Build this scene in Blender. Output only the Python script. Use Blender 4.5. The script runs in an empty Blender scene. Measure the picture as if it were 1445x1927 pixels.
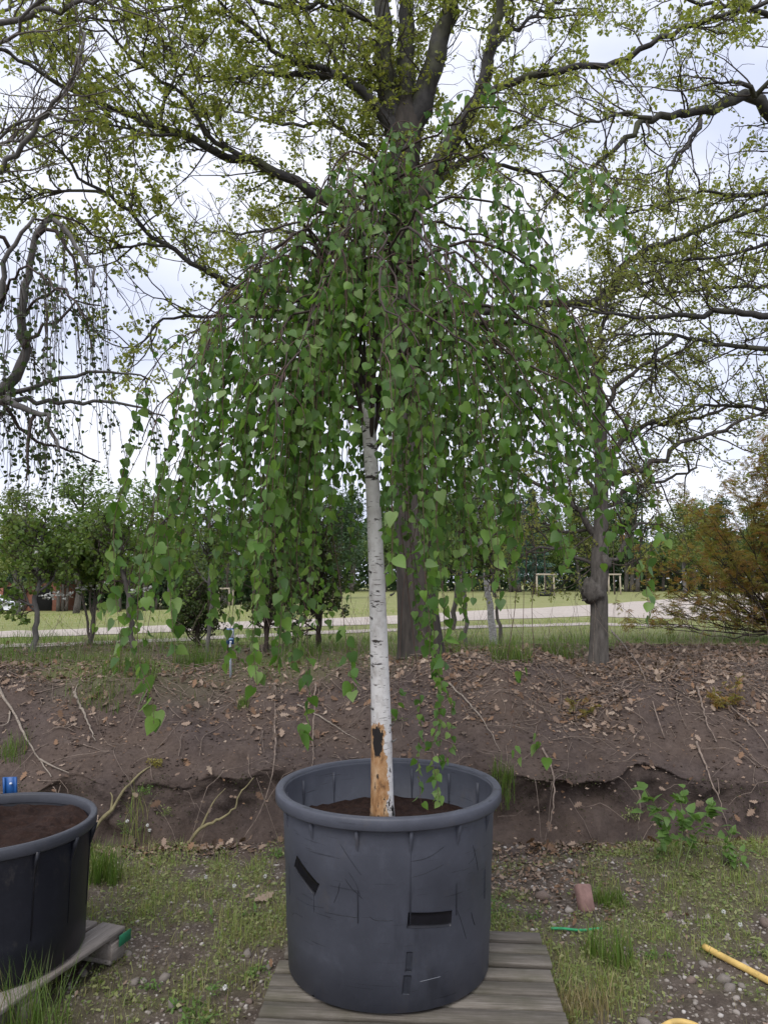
import bpy, math
import numpy as np
from mathutils import Matrix, Vector

# ------------------------------------------------------------------ camera, sky, sun, exposure
SC = bpy.context.scene
F, CX, CY, HY, EYE = 1391.0, 722.5, 963.5, 1095.0, 1.80      # focal length and horizon in photo pixels, eye height in m
PITCH = math.atan((HY - CY) / F)
cam_d = bpy.data.cameras.new('camera'); cam = bpy.data.objects.new('camera', cam_d)
SC.collection.objects.link(cam); SC.camera = cam
cam_d.sensor_fit = 'VERTICAL'; cam_d.sensor_height = 36.0; cam_d.lens = 36.0 * F / 1927.0
cam_d.clip_start = 0.05; cam_d.clip_end = 2000
cam.location = (0, 0, EYE); cam.rotation_euler = (math.pi / 2 + PITCH, 0, 0)

SUN_EL, SUN_AZ = math.radians(52), math.radians(200)          # behind the camera, a little to the left; veiled by cloud
w = bpy.data.worlds.new('World'); SC.world = w; w.use_nodes = True
nt = w.node_tree; nt.nodes.clear()
N = nt.nodes.new; L = nt.links.new
out = N('ShaderNodeOutputWorld'); bg = N('ShaderNodeBackground'); L(bg.outputs[0], out.inputs[0])
sky = N('ShaderNodeTexSky'); sky.sky_type = 'NISHITA'; sky.sun_disc = False
sky.sun_elevation = SUN_EL; sky.sun_rotation = SUN_AZ; sky.air_density = 1.0; sky.dust_density = 3.0
tc = N('ShaderNodeTexCoord'); mp = N('ShaderNodeMapping'); mp.inputs['Scale'].default_value = (1.0, 1.0, 2.6)
nz = N('ShaderNodeTexNoise'); nz.inputs['Scale'].default_value = 2.2; nz.inputs['Detail'].default_value = 5; nz.inputs['Roughness'].default_value = .5
rp = N('ShaderNodeValToRGB')
rp.color_ramp.elements[0].position = .34; rp.color_ramp.elements[0].color = (5.7, 6.15, 7.9, 1)
rp.color_ramp.elements[1].position = .66; rp.color_ramp.elements[1].color = (8.9, 9.0, 9.7, 1)
mx = N('ShaderNodeMix'); mx.data_type = 'RGBA'; mx.inputs[0].default_value = .88
L(tc.outputs['Generated'], mp.inputs[0]); L(mp.outputs[0], nz.inputs['Vector']); L(nz.outputs[0], rp.inputs[0])
L(sky.outputs[0], mx.inputs[6]); L(rp.outputs[0], mx.inputs[7]); L(mx.outputs[2], bg.inputs[0])
bg.inputs[1].default_value = 0.092
sun_d = bpy.data.lights.new('sun', 'SUN'); sun = bpy.data.objects.new('sun', sun_d); SC.collection.objects.link(sun)
sun_d.energy = 1.5; sun_d.angle = math.radians(40); sun_d.color = (1, .97, .93)
sun.rotation_euler = (math.pi / 2 - SUN_EL, 0, -SUN_AZ + math.pi)
vs = SC.view_settings; vs.view_transform = 'Standard'; vs.look = 'None'; vs.exposure = 0.66; vs.gamma = 1; vs.use_curve_mapping = False
SC.cycles.max_bounces = 6; SC.cycles.diffuse_bounces = 3; SC.cycles.transmission_bounces = 4; SC.cycles.glossy_bounces = 2

# ------------------------------------------------------------------ helpers
COL = SC.collection
rng = np.random.default_rng(7)
A_ = np.array
_c, _s = math.cos(PITCH), math.sin(PITCH)
CR, CF, CU = A_([1., 0, 0]), A_([0, _c, _s]), A_([0, -_s, _c])
CP = A_([0, 0, EYE])
def ray(px, py):
    px, py = np.asarray(px, float), np.asarray(py, float)
    return CR * ((px - CX) / F)[..., None] + CF + CU * ((CY - py) / F)[..., None]
def PY(px, py, y):                       # point of a pixel's ray at distance y
    r = ray(px, py); return CP + r * (np.asarray(y, float) / r[..., 1])[..., None]
def PZ(px, py, z):
    r = ray(px, py); return CP + r * ((z - EYE) / r[..., 2])[..., None]
def proj(p):
    q = np.asarray(p, float) - CP; d = q @ CF
    return CX + F * (q @ CR) / d, CY - F * (q @ CU) / d, d
def vnoise(x, y, s, seed=0):             # smooth value noise in -1..1
    x, y = np.asarray(x, float) / s, np.asarray(y, float) / s
    xi, yi = np.floor(x).astype(np.int64), np.floor(y).astype(np.int64)
    u, v = x - xi, y - yi; u = u * u * (3 - 2 * u); v = v * v * (3 - 2 * v)
    def h(a, b):
        n = (a * 374761393 + b * 668265263 + seed * 974634777) & 0xffffffff
        n = ((n ^ (n >> 13)) * 1274126177) & 0xffffffff
        return ((n ^ (n >> 16)) & 0xffff) / 32767.5 - 1
    return (h(xi, yi) * (1 - u) + h(xi + 1, yi) * u) * (1 - v) + (h(xi, yi + 1) * (1 - u) + h(xi + 1, yi + 1) * u) * v
def sst(a, b, x):
    t = np.clip((x - a) / (b - a), 0, 1); return t * t * (3 - 2 * t)
PROF = A_([(-50, 0), (4.7, 0), (5.25, -.03), (5.36, -.06), (5.40, .10), (5.50, .31), (5.75, .44), (6.25, .71), (6.74, .95), (7.2, 1.02), (8.5, 1.0), (900, 1.0)])
def foot(x): return .10 * vnoise(x, 0 * x, .9, 3) + .16 * vnoise(x, 0 * x, 2.6, 4)
def H(x, y):
    x, y = np.asarray(x, float), np.asarray(y, float)
    yy = y - foot(x) * sst(3.6, 5.2, y) * (1 - sst(6.2, 7.4, y)) - (.32 * vnoise(x, 0 * x, 1.25, 6) + .14 * vnoise(x, 0 * x, .5, 7)) * sst(5.6, 6.6, y) * (1 - sst(7.2, 8.2, y))
    z = np.interp(yy, PROF[:, 0], PROF[:, 1])
    bank = sst(5.3, 5.5, yy) * (1 - sst(7.5, 10, y))
    z = z + bank * (.06 * vnoise(x, y, .38, 11) + .08 * vnoise(x, y, 1.1, 12) + .022 * vnoise(x, y, .13, 13))
    yard = 1 - sst(5.2, 5.4, yy)
    z = z + yard * (.012 * vnoise(x, y, .3, 21) + .02 * vnoise(x, y, 1.0, 22) + .006 * vnoise(x, y, .09, 23))
    z = z + yard * .14 * np.exp(-((x - 2.3) / .9) ** 2 - ((y - 4.85) / .35) ** 2)
    pad = np.exp(-(np.clip(np.abs(x - .1) - .6, 0, 9) / .1) ** 2 - (np.clip(np.abs(y - 3.2) - .6, 0, 9) / .1) ** 2)
    z = z * (1 - pad * (z > -1) * yard)
    z = z - 1.6 * sst(10, 60, y) * sst(-2, -14, x)
    return z
def onground(px, py, off=0.0):            # where a pixel's ray meets the terrain
    r = ray(px, py); t = np.linspace(1.5, 14, 900)
    p = CP + r * t[:, None]; d = p[:, 2] - H(p[:, 0], p[:, 1])
    k = np.argmax(d < 0) if (d < 0).any() else len(t) - 1
    if not (d < 0).any():
        t = np.linspace(14, 400, 6000); p = CP + r * t[:, None]; d = p[:, 2] - H(p[:, 0], p[:, 1])
        k = np.argmax(d < 0) if (d < 0).any() else len(t) - 1
    q = p[max(k - 1, 0)].copy(); q[2] = H(q[0], q[1]) + off
    return q
def unit(v): return v / np.maximum(np.linalg.norm(v, axis=-1, keepdims=True), 1e-9)

def mesh(name, V, Q=None, T=None, smooth=False):
    me = bpy.data.meshes.new(name)
    V = np.asarray(V, np.float32).reshape(-1, 3)
    parts, sizes = [], []
    for a, k in ((Q, 4), (T, 3)):
        if a is not None and len(a):
            a = np.asarray(a, np.int32).reshape(-1, k); parts.append(a.ravel()); sizes.append(np.full(len(a), k, np.int32))
    idx = np.concatenate(parts); sz = np.concatenate(sizes)
    me.vertices.add(len(V)); me.vertices.foreach_set('co', V.ravel())
    me.loops.add(len(idx)); me.loops.foreach_set('vertex_index', idx)
    st = np.concatenate([[0], np.cumsum(sz)[:-1]]).astype(np.int32)
    me.polygons.add(len(sz)); me.polygons.foreach_set('loop_start', st)
    try: me.polygons.foreach_set('loop_total', sz)
    except Exception: pass
    if smooth: me.polygons.foreach_set('use_smooth', np.ones(len(sz), bool))
    me.update(calc_edges=True)
    return me
def org(parent):
    o = np.zeros(3)
    while parent is not None: o = o + A_(parent.location); parent = parent.parent
    return o
def obj(name, g, mat, parent=None, smooth=False):      # g = (V, Q, T) in world space
    V, Q, T = (list(g) + [None, None])[:3]
    me = mesh(name, np.asarray(V).reshape(-1, 3) - org(parent), Q, T, smooth)
    me.materials.append(mat)
    o = bpy.data.objects.new(name, me); COL.objects.link(o); o.parent = parent
    return o
def tag(o, label=None, cat=None, group=None, kind=None):
    if label: o['label'] = label
    if cat: o['category'] = cat
    if group: o['group'] = group
    if kind: o['kind'] = kind
    return o
def thing(name, loc, label, cat, group=None):
    o = bpy.data.objects.new(name, None); COL.objects.link(o); o.location = [float(v) for v in loc]; o.empty_display_size = .1
    return tag(o, label, cat, group)
def single(o, base):                                    # set the origin of a one-mesh thing to its base
    base = A_(base, float); o.data.transform(Matrix.Translation(-Vector(base))); o.location = base; return o
def copy_tree(o, parent=None):
    c = o.copy(); COL.objects.link(c); c.parent = parent
    for ch in list(o.children): copy_tree(ch, c)
    return c
def join(gs):
    Vs, Qs, Ts, n = [], [], [], 0
    for g in gs:
        V, Q, T = (list(g) + [None, None])[:3]
        V = np.asarray(V, float).reshape(-1, 3); Vs.append(V)
        if Q is not None and len(Q): Qs.append(np.asarray(Q) + n)
        if T is not None and len(T): Ts.append(np.asarray(T) + n)
        n += len(V)
    return (np.concatenate(Vs), np.concatenate(Qs) if Qs else None, np.concatenate(Ts) if Ts else None)

def tubes(P, R, S=5, cap=True):                         # many tubes at once: P (m,n,3), R (m,n)
    P, R = np.asarray(P, float), np.asarray(R, float)
    if P.ndim == 2: P, R = P[None], R[None]
    m, n, _ = P.shape
    t = unit(np.gradient(P, axis=1)); mean = np.abs(unit(P[:, -1] - P[:, 0]))
    ref = np.eye(3)[np.argmin(mean, axis=1)][:, None, :]
    u = unit(np.cross(t, ref)); v = np.cross(t, u)
    a = np.arange(S) * 2 * math.pi / S
    V = P[:, :, None] + R[:, :, None, None] * (np.cos(a)[None, None, :, None] * u[:, :, None] + np.sin(a)[None, None, :, None] * v[:, :, None])
    b = (np.arange(m) * n * S)[:, None, None]; i = (np.arange(n - 1) * S)[None, :, None]; j = np.arange(S)[None, None]; k = (j + 1) % S
    Q = np.stack([b + i + j, b + i + k, b + i + S + k, b + i + S + j], -1).reshape(-1, 4)
    T = None
    if cap and S > 4:
        V = V.reshape(-1, 3); base = len(V); V = np.concatenate([V, P[:, 0], P[:, -1]])
        bb = (np.arange(m) * n * S)[:, None]; jj = np.arange(S)[None]; kk = (jj + 1) % S
        c0 = base + np.arange(m)[:, None] + 0 * jj; c1 = c0 + m; e = bb + (n - 1) * S
        T = np.concatenate([np.stack([c0, bb + kk, bb + jj], -1).reshape(-1, 3), np.stack([c1, e + jj, e + kk], -1).reshape(-1, 3)])
    return V.reshape(-1, 3), Q, T
def resample(pts, step=None, n=None):
    pts = np.asarray(pts, float)
    # Catmull-Rom through the points, then even spacing
    p = np.concatenate([[2 * pts[0] - pts[1]], pts, [2 * pts[-1] - pts[-2]]]); o = []
    for i in range(1, len(p) - 2):
        t = np.linspace(0, 1, 8, endpoint=False)[:, None]; a, b, c, d = p[i - 1], p[i], p[i + 1], p[i + 2]
        o.append(.5 * (2 * b + (c - a) * t + (2 * a - 5 * b + 4 * c - d) * t * t + (-a + 3 * b - 3 * c + d) * t ** 3))
    o = np.concatenate(o + [pts[-1:]]); s = np.concatenate([[0], np.cumsum(np.linalg.norm(np.diff(o, axis=0), axis=1))])
    if n is None: n = max(3, int(s[-1] / step) + 1)
    q = np.linspace(0, s[-1], n)
    return np.stack([np.interp(q, s, o[:, k]) for k in range(o.shape[1])], 1)
def walk(p0, d0, length, n, kink, bias, rg):            # random walks: (m,3),(m,3),(m,) -> (m,n,3)
    m = len(p0); P = np.zeros((m, n, 3)); P[:, 0] = p0; d = unit(d0); st = (length / (n - 1))[:, None]
    for i in range(1, n):
        d = unit(d + kink * rg.normal(size=(m, 3)) + np.asarray(bias)); P[:, i] = P[:, i - 1] + d * st
    return P
def sprout(P, R, k, tr, lr, ar, n, kink, bias, r0, r1, rg, shrink=.45):
    m, n0, _ = P.shape
    t = rg.uniform(tr[0], tr[1], (m, k)); f = t * (n0 - 1); i = np.minimum(f.astype(int), n0 - 2); f = (f - i)[..., None]
    I = np.arange(m)[:, None]; a, b = P[I, i], P[I, i + 1]
    pos = (a * (1 - f) + b * f).reshape(-1, 3); tan = unit(b - a).reshape(-1, 3); rad = R[I, i].ravel()
    perp = rg.normal(size=tan.shape); perp = unit(perp - (perp * tan).sum(1, keepdims=True) * tan)
    ang = rg.uniform(ar[0], ar[1], len(pos))[:, None]
    d = tan * np.cos(ang) + perp * np.sin(ang)
    ln = rg.uniform(lr[0], lr[1], len(pos)) * (1 - shrink * t.ravel())
    P2 = walk(pos, d, ln, n, kink, bias, rg)
    ra = np.minimum(r0, rad * .75); R2 = ra[:, None] + (np.minimum(r1, ra) - ra)[:, None] * np.linspace(0, 1, n)[None]
    return P2, R2
def scatter(tmpl, pos, tip, nrm, size, wid=None):        # copies of a flat template: y along tip, x across, z along normal
    TV, TF = tmpl; TV = np.asarray(TV, float)
    y = unit(tip); x = unit(np.cross(y, nrm)); z = np.cross(x, y)
    size = np.asarray(size, float)[:, None, None]
    wx = size if wid is None else size * np.asarray(wid)[:, None, None]
    V = pos[:, None] + wx * TV[None, :, 0:1] * x[:, None] + size * (TV[None, :, 1:2] * y[:, None] + TV[None, :, 2:3] * z[:, None])
    T = (np.asarray(TF)[None] + (np.arange(len(pos)) * len(TV))[:, None, None]).reshape(-1, 3)
    return V.reshape(-1, 3), None, T
def leaf_template(half, mid, fold=.16, curl=.2):         # half outline (x>0) from base to tip + midrib y's -> strip of triangles
    V = [(0, y, -curl * y * y) for y in mid]; T = []; nm = len(mid)
    for s in (1, -1):
        b = len(V); V += [(s * x, y, fold * x - curl * y * y) for x, y in half]; i = j = 0; ns = len(half)
        while i < nm - 1 or j < ns - 1:
            if j < ns - 1 and (i == nm - 1 or half[j + 1][1] <= mid[i + 1] + .02): tri = (i, b + j + 1, b + j); j += 1
            else: tri = (i, i + 1, b + j); i += 1
            T.append(tri if s > 0 else tri[::-1])
    return V, T
BIRCH_LEAF = leaf_template([(.22, -.07), (.42, .07), (.46, .26), (.36, .5), (.18, .76)], [0, .3, .6, 1.0])
ROUND_LEAF = leaf_template([(.3, -.04), (.48, .25), (.42, .6), (.2, .88)], [0, .45, 1.0], .12, .12)
SLIM_LEAF = ([(0, 0, 0), (.22, .38, .05), (0, .5, -.03), (-.22, .38, .05), (0, 1, -.12)], [(0, 2, 1), (1, 2, 4), (0, 3, 2), (3, 4, 2)])
YOUNG_OAK = ([(0, 0, 0), (.16, .3, .06), (.27, .66, .05), (0, .55, -.02), (-.16, .3, .06), (-.27, .66, .05), (0, 1, -.1)],
             [(0, 3, 1), (1, 3, 2), (2, 3, 6), (0, 4, 3), (4, 5, 3), (5, 6, 3)])
def star(lobes, spread, inner=.33):
    V = [(0, 0, 0)]; T = []
    for i in range(lobes):
        a = (i - (lobes - 1) / 2) * spread; l = 1 - .09 * abs(i - (lobes - 1) / 2) ** 1.5
        for da, r, z in ((-.16, l * .55, .02), (0, l, -.1), (.16, l * .55, .02)):
            V.append((math.sin(a + da) * r, math.cos(a + da) * r, z))
        b = 1 + 3 * i; T += [(0, b + 1, b), (0, b + 2, b + 1)]
    return V, T
MAPLE = star(7, .62)
def oak_leaf():
    half = [(.05, .08), (.16, .14), (.10, .22), (.27, .33), (.14, .42), (.34, .56), (.17, .64), (.27, .8), (.12, .86)]
    V = [(0, 0, 0), (0, .25, .03), (0, .5, .05), (0, .75, .03), (0, 1, .1)]; T = []
    for s in (1, -1):
        b = len(V); V += [(s * x, y, .35 * x * x + .25 * x * math.sin(9 * y)) for x, y in half]
        ch = list(range(b, b + 9)); mid = [0, 0, 1, 1, 2, 2, 3, 3, 3]
        for q in range(8):
            T.append((mid[q], ch[q + 1], ch[q]) if s > 0 else (mid[q], ch[q], ch[q + 1]))
            if mid[q + 1] != mid[q]: T.append((mid[q], mid[q + 1], ch[q + 1]) if s > 0 else (mid[q], ch[q + 1], mid[q + 1]))
        T.append((3, 4, ch[-1]) if s > 0 else (3, ch[-1], 4))
    return V, T
OAK_DRY = oak_leaf()

def box(c, s, rot=0.0, bev=.004):                        # bevelled box, rot about z
    sx, sy, sz = A_(s) / 2; b = min(bev, .45 * min(sx, sy, sz))
    V = []
    for ax in range(3):
        for sg in itp((-1, 1), 3):
            v = A_(sg, float) * (A_([sx, sy, sz]) - b); v[ax] += sg[ax] * b; V.append(v)
    V = A_(V)
    import itertools
    def k(ax, sg): return ax * 8 + (sg[0] > 0) * 4 + (sg[1] > 0) * 2 + (sg[2] > 0)
    Q, T = [], []
    for ax in range(3):
        o1, o2 = [a for a in range(3) if a != ax]
        for s0 in (-1, 1):
            ring = []
            for a, b2 in ((-1, -1), (1, -1), (1, 1), (-1, 1)):
                g = [0, 0, 0]; g[ax] = s0; g[o1] = a; g[o2] = b2; ring.append(k(ax, g))
            Q.append(ring)
    for ax in range(3):                                   # edges parallel to ax
        o1, o2 = [a for a in range(3) if a != ax]
        for a in (-1, 1):
            for b2 in (-1, 1):
                g = [0, 0, 0]; g[o1] = a; g[o2] = b2; g1 = list(g); g2 = list(g); g1[ax] = -1; g2[ax] = 1
                Q.append([k(o1, g1), k(o1, g2), k(o2, g2), k(o2, g1)])
    for sg in itertools.product((-1, 1), repeat=3): T.append([k(0, sg), k(1, sg), k(2, sg)])
    cs, sn = math.cos(rot), math.sin(rot); V = V @ A_([[cs, sn, 0], [-sn, cs, 0], [0, 0, 1]])
    # make windings point outward
    def fix(Fc):
        r = []
        for f in Fc:
            p = V[f]; n_ = np.cross(p[1] - p[0], p[2] - p[0]); r.append(f if n_ @ p.mean(0) > 0 else f[::-1])
        return A_(r)
    return V + A_(c, float), fix(Q), fix(T)
def itp(v, r):
    import itertools
    return itertools.product(v, repeat=r)
def lathe(prof, c, S=96, wob=None):
    prof = A_(prof, float); a = np.arange(S) * 2 * math.pi / S; n = len(prof)
    r = prof[:, 0][:, None] * (1 + (0 if wob is None else wob(a)[None]))
    V = np.stack([c[0] + r * np.cos(a), c[1] + r * np.sin(a), c[2] + prof[:, 1][:, None] + 0 * a], -1).reshape(-1, 3)
    i = (np.arange(n - 1) * S)[:, None]; j = np.arange(S)[None]; k = (j + 1) % S
    return V, np.stack([i + j, i + k, i + S + k, i + S + j], -1).reshape(-1, 4), None

# ------------------------------------------------------------------ materials
def mat(name):
    m = bpy.data.materials.new(name); m.use_nodes = True; t = m.node_tree
    return m, t, t.nodes['Principled BSDF'], t.nodes['Material Output']
def nn(t, kind, **kw):
    n = t.nodes.new(kind)
    for k, v in kw.items():
        if k in n.inputs: n.inputs[k].default_value = v
        else: setattr(n, k, v)
    return n
def ramp(t, fac, stops, interp='LINEAR'):
    r = t.nodes.new('ShaderNodeValToRGB'); e = r.color_ramp.elements; r.color_ramp.interpolation = interp
    while len(e) < len(stops): e.new(.5)
    for x, (p, c) in zip(e, stops): x.position = p; x.color = (*c, 1)
    t.links.new(fac, r.inputs[0]); return r.outputs[0]
def noise(t, scale, detail=4, rough=.55, vec=None, stretch=None, coord='Object'):
    tcn = t.nodes.new('ShaderNodeTexCoord'); v = tcn.outputs[coord] if vec is None else vec
    if stretch:
        m_ = nn(t, 'ShaderNodeMapping'); m_.inputs['Scale'].default_value = stretch; t.links.new(v, m_.inputs[0]); v = m_.outputs[0]
    n = nn(t, 'ShaderNodeTexNoise', Scale=scale, Detail=detail, Roughness=rough); t.links.new(v, n.inputs['Vector']); return n.outputs[0]
def mix(t, fac, a, b, blend='MIX'):
    m = t.nodes.new('ShaderNodeMix'); m.data_type = 'RGBA'; m.blend_type = blend
    for s, x in ((0, fac), (6, a), (7, b)):
        if hasattr(x, 'is_linked') or isinstance(x, bpy.types.NodeSocket): t.links.new(x, m.inputs[s])
        else: m.inputs[s].default_value = x if s == 0 else (*x, 1)
    return m.outputs[2]
def math_(t, op, a, b=0.0, c=None):
    m = t.nodes.new('ShaderNodeMath'); m.operation = op
    for i, x in enumerate((a, b) + ((c,) if c is not None else ())):
        if isinstance(x, bpy.types.NodeSocket): t.links.new(x, m.inputs[i])
        else: m.inputs[i].default_value = x
    return m.outputs[0]
def bump(t, bsdf, h, strength=.4, dist=.01):
    b = nn(t, 'ShaderNodeBump', Strength=strength, Distance=dist); t.links.new(h, b.inputs['Height']); t.links.new(b.outputs[0], bsdf.inputs['Normal'])
def leaf_mat(name, cols, trans=.35, rough=.45, spec=.35, tboost=1.5):
    m, t, b, o = mat(name)
    g = t.nodes.new('ShaderNodeNewGeometry'); oi = t.nodes.new('ShaderNodeObjectInfo')
    f = math_(t, 'FRACT', math_(t, 'ADD', g.outputs['Random Per Island'], oi.outputs['Random']))
    st = [(i / max(1, len(cols) - 1), c) for i, c in enumerate(cols)]
    c = ramp(t, f, st)
    t.links.new(c, b.inputs['Base Color']); b.inputs['Roughness'].default_value = rough; b.inputs['Specular IOR Level'].default_value = spec
    tr = t.nodes.new('ShaderNodeBsdfTranslucent')
    t.links.new(mix(t, 1.0, c, (tboost, tboost * 1.05, tboost * .55), 'MULTIPLY'), tr.inputs[0])
    ms = nn(t, 'ShaderNodeMixShader'); ms.inputs[0].default_value = trans
    t.links.new(b.outputs[0], ms.inputs[1]); t.links.new(tr.outputs[0], ms.inputs[2]); t.links.new(ms.outputs[0], o.inputs[0])
    return m
def bark_mat(name, c0, c1, scale=14, stretch=(1, 1, .25), b_=.8, moss=None):
    m, t, b, o = mat(name); n = noise(t, scale, 6, .65, stretch=stretch)
    c = ramp(t, n, [(.3, c0), (.7, c1)])
    if moss:
        c = mix(t, ramp(t, noise(t, 2.5, 4), [(.5, (0, 0, 0)), (.68, (.8, .8, .8))]), c, moss)
    t.links.new(c, b.inputs['Base Color']); b.inputs['Roughness'].default_value = .9; bump(t, b, n, b_, .02); return m
def plain(name, c, rough=.6, var=.25, scale=20, spec=.4, stretch=None, b_=0):
    m, t, b, o = mat(name); n = noise(t, scale, 5, .6, stretch=stretch); oi = t.nodes.new('ShaderNodeObjectInfo')
    k = ramp(t, n, [(.3, tuple(x * (1 - var) for x in c)), (.7, tuple(min(1, x * (1 + var)) for x in c))])
    k = mix(t, math_(t, 'MULTIPLY', oi.outputs['Random'], .25), k, tuple(x * .55 for x in c))
    t.links.new(k, b.inputs['Base Color']); b.inputs['Roughness'].default_value = rough; b.inputs['Specular IOR Level'].default_value = spec
    if b_: bump(t, b, n, b_, .005)
    return m

M = {}
M['birch_leaf'] = leaf_mat('birch_leaf', [(.06, .135, .022), (.1, .2, .03), (.08, .16, .045), (.14, .25, .04), (.2, .29, .1), (.05, .115, .025), (.12, .2, .06)], .4)
M['oak_leaf'] = leaf_mat('oak_leaf', [(.2, .24, .05), (.27, .29, .07), (.17, .21, .05), (.33, .35, .11), (.25, .24, .06)], .5)
M['oak_leaf_far'] = leaf_mat('oak_leaf_far', [(.2, .24, .07), (.27, .28, .09), (.18, .21, .07), (.31, .29, .11)], .5)
M['small_leaf'] = leaf_mat('small_leaf', [(.04, .07, .025), (.06, .1, .03), (.05, .06, .03), (.09, .13, .04)], .3)
M['maple_leaf'] = leaf_mat('maple_leaf', [(.27, .2, .05), (.33, .17, .06), (.21, .21, .05), (.36, .3, .09), (.28, .13, .055), (.2, .2, .05), (.26, .25, .07)], .45)
M['shrub_leaf'] = leaf_mat('shrub_leaf', [(.075, .13, .03), (.12, .19, .045), (.16, .22, .06), (.09, .12, .035)], .4)
M['dark_shrub'] = leaf_mat('dark_shrub', [(.03, .055, .015), (.05, .08, .02), (.07, .11, .025), (.09, .1, .03)], .3)
M['light_shrub'] = leaf_mat('light_shrub', [(.1, .17, .04), (.14, .2, .05), (.08, .14, .03), (.17, .2, .05)], .4)
M['far_a'] = leaf_mat('far_a', [(.08, .14, .035), (.12, .18, .05), (.15, .21, .065)], .35)
M['far_b'] = leaf_mat('far_b', [(.09, .13, .03), (.13, .17, .04), (.16, .18, .05)], .3)
M['far_c'] = leaf_mat('far_c', [(.035, .07, .03), (.05, .09, .04), (.06, .11, .045)], .25)
M['spruce'] = leaf_mat('spruce', [(.025, .06, .045), (.035, .08, .06), (.05, .1, .07)], .15)
M['grass'] = leaf_mat('grass', [(.15, .24, .045), (.22, .29, .07), (.32, .3, .13), (.17, .27, .05), (.4, .34, .19), (.13, .19, .05)], .35)
M['grass_dry'] = leaf_mat('grass_dry', [(.28, .22, .12), (.33, .27, .15), (.2, .17, .08), (.22, .21, .08)], .3)
M['grass_fresh'] = leaf_mat('grass_fresh', [(.075, .15, .025), (.11, .19, .035), (.15, .21, .05), (.06, .11, .02), (.2, .19, .08)], .4)
M['weed'] = leaf_mat('weed', [(.15, .21, .06), (.24, .27, .1), (.31, .31, .15), (.14, .2, .055), (.23, .24, .11)], .35)
M['nettle'] = leaf_mat('nettle', [(.11, .2, .045), (.14, .24, .065), (.09, .165, .035)], .4)
M['litter'] = leaf_mat('litter', [(.22, .15, .105), (.31, .23, .175), (.17, .11, .08), (.38, .3, .235), (.12, .075, .05), (.25, .15, .09), (.09, .06, .045), (.13, .1, .08)], .12, .7, .2, 1.0)
M['petal'] = plain('petal', (.75, .75, .72), .6, .1)
M['oak_bark'] = bark_mat('oak_bark', (.018, .015, .012), (.07, .058, .048), 16, (1, 1, .2), .9)
M['limb_bark'] = bark_mat('limb_bark', (.024, .022, .022), (.07, .066, .062), 10, None, .6, (.07, .075, .03))
M['twig_oak'] = plain('twig_oak', (.06, .05, .04), .9)
M['grey_bark'] = bark_mat('grey_bark', (.07, .065, .06), (.17, .16, .15), 12, (1, 1, .3), .6)
M['bark_pollard'] = bark_mat('bark_pollard', (.04, .035, .03), (.13, .115, .1), 22, (1, 1, .25), 1.0)
M['twig_grey'] = plain('twig_grey', (.14, .12, .105), .85)
M['twig_birch'] = plain('twig_birch', (.09, .05, .036), .7)
M['twig_dark'] = plain('twig_dark', (.05, .035, .028), .8)
M['stem_green'] = plain('stem_green', (.12, .16, .05), .7)
M['dead_wood'] = plain('dead_wood', (.26, .22, .18), .9, .5, 40)
M['root'] = plain('root', (.2, .155, .125), .9, .5, 30)
M['mossy_wood'] = plain('mossy_wood', (.22, .19, .1), .9, .4, 14)
M['dark_moss'] = leaf_mat('dark_moss', [(.03, .035, .014), (.045, .05, .02), (.028, .022, .014), (.07, .08, .03), (.035, .028, .02)], .15, .8, .2)
M['moss'] = leaf_mat('moss', [(.2, .17, .03), (.26, .22, .05), (.15, .14, .03)], .2)

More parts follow.
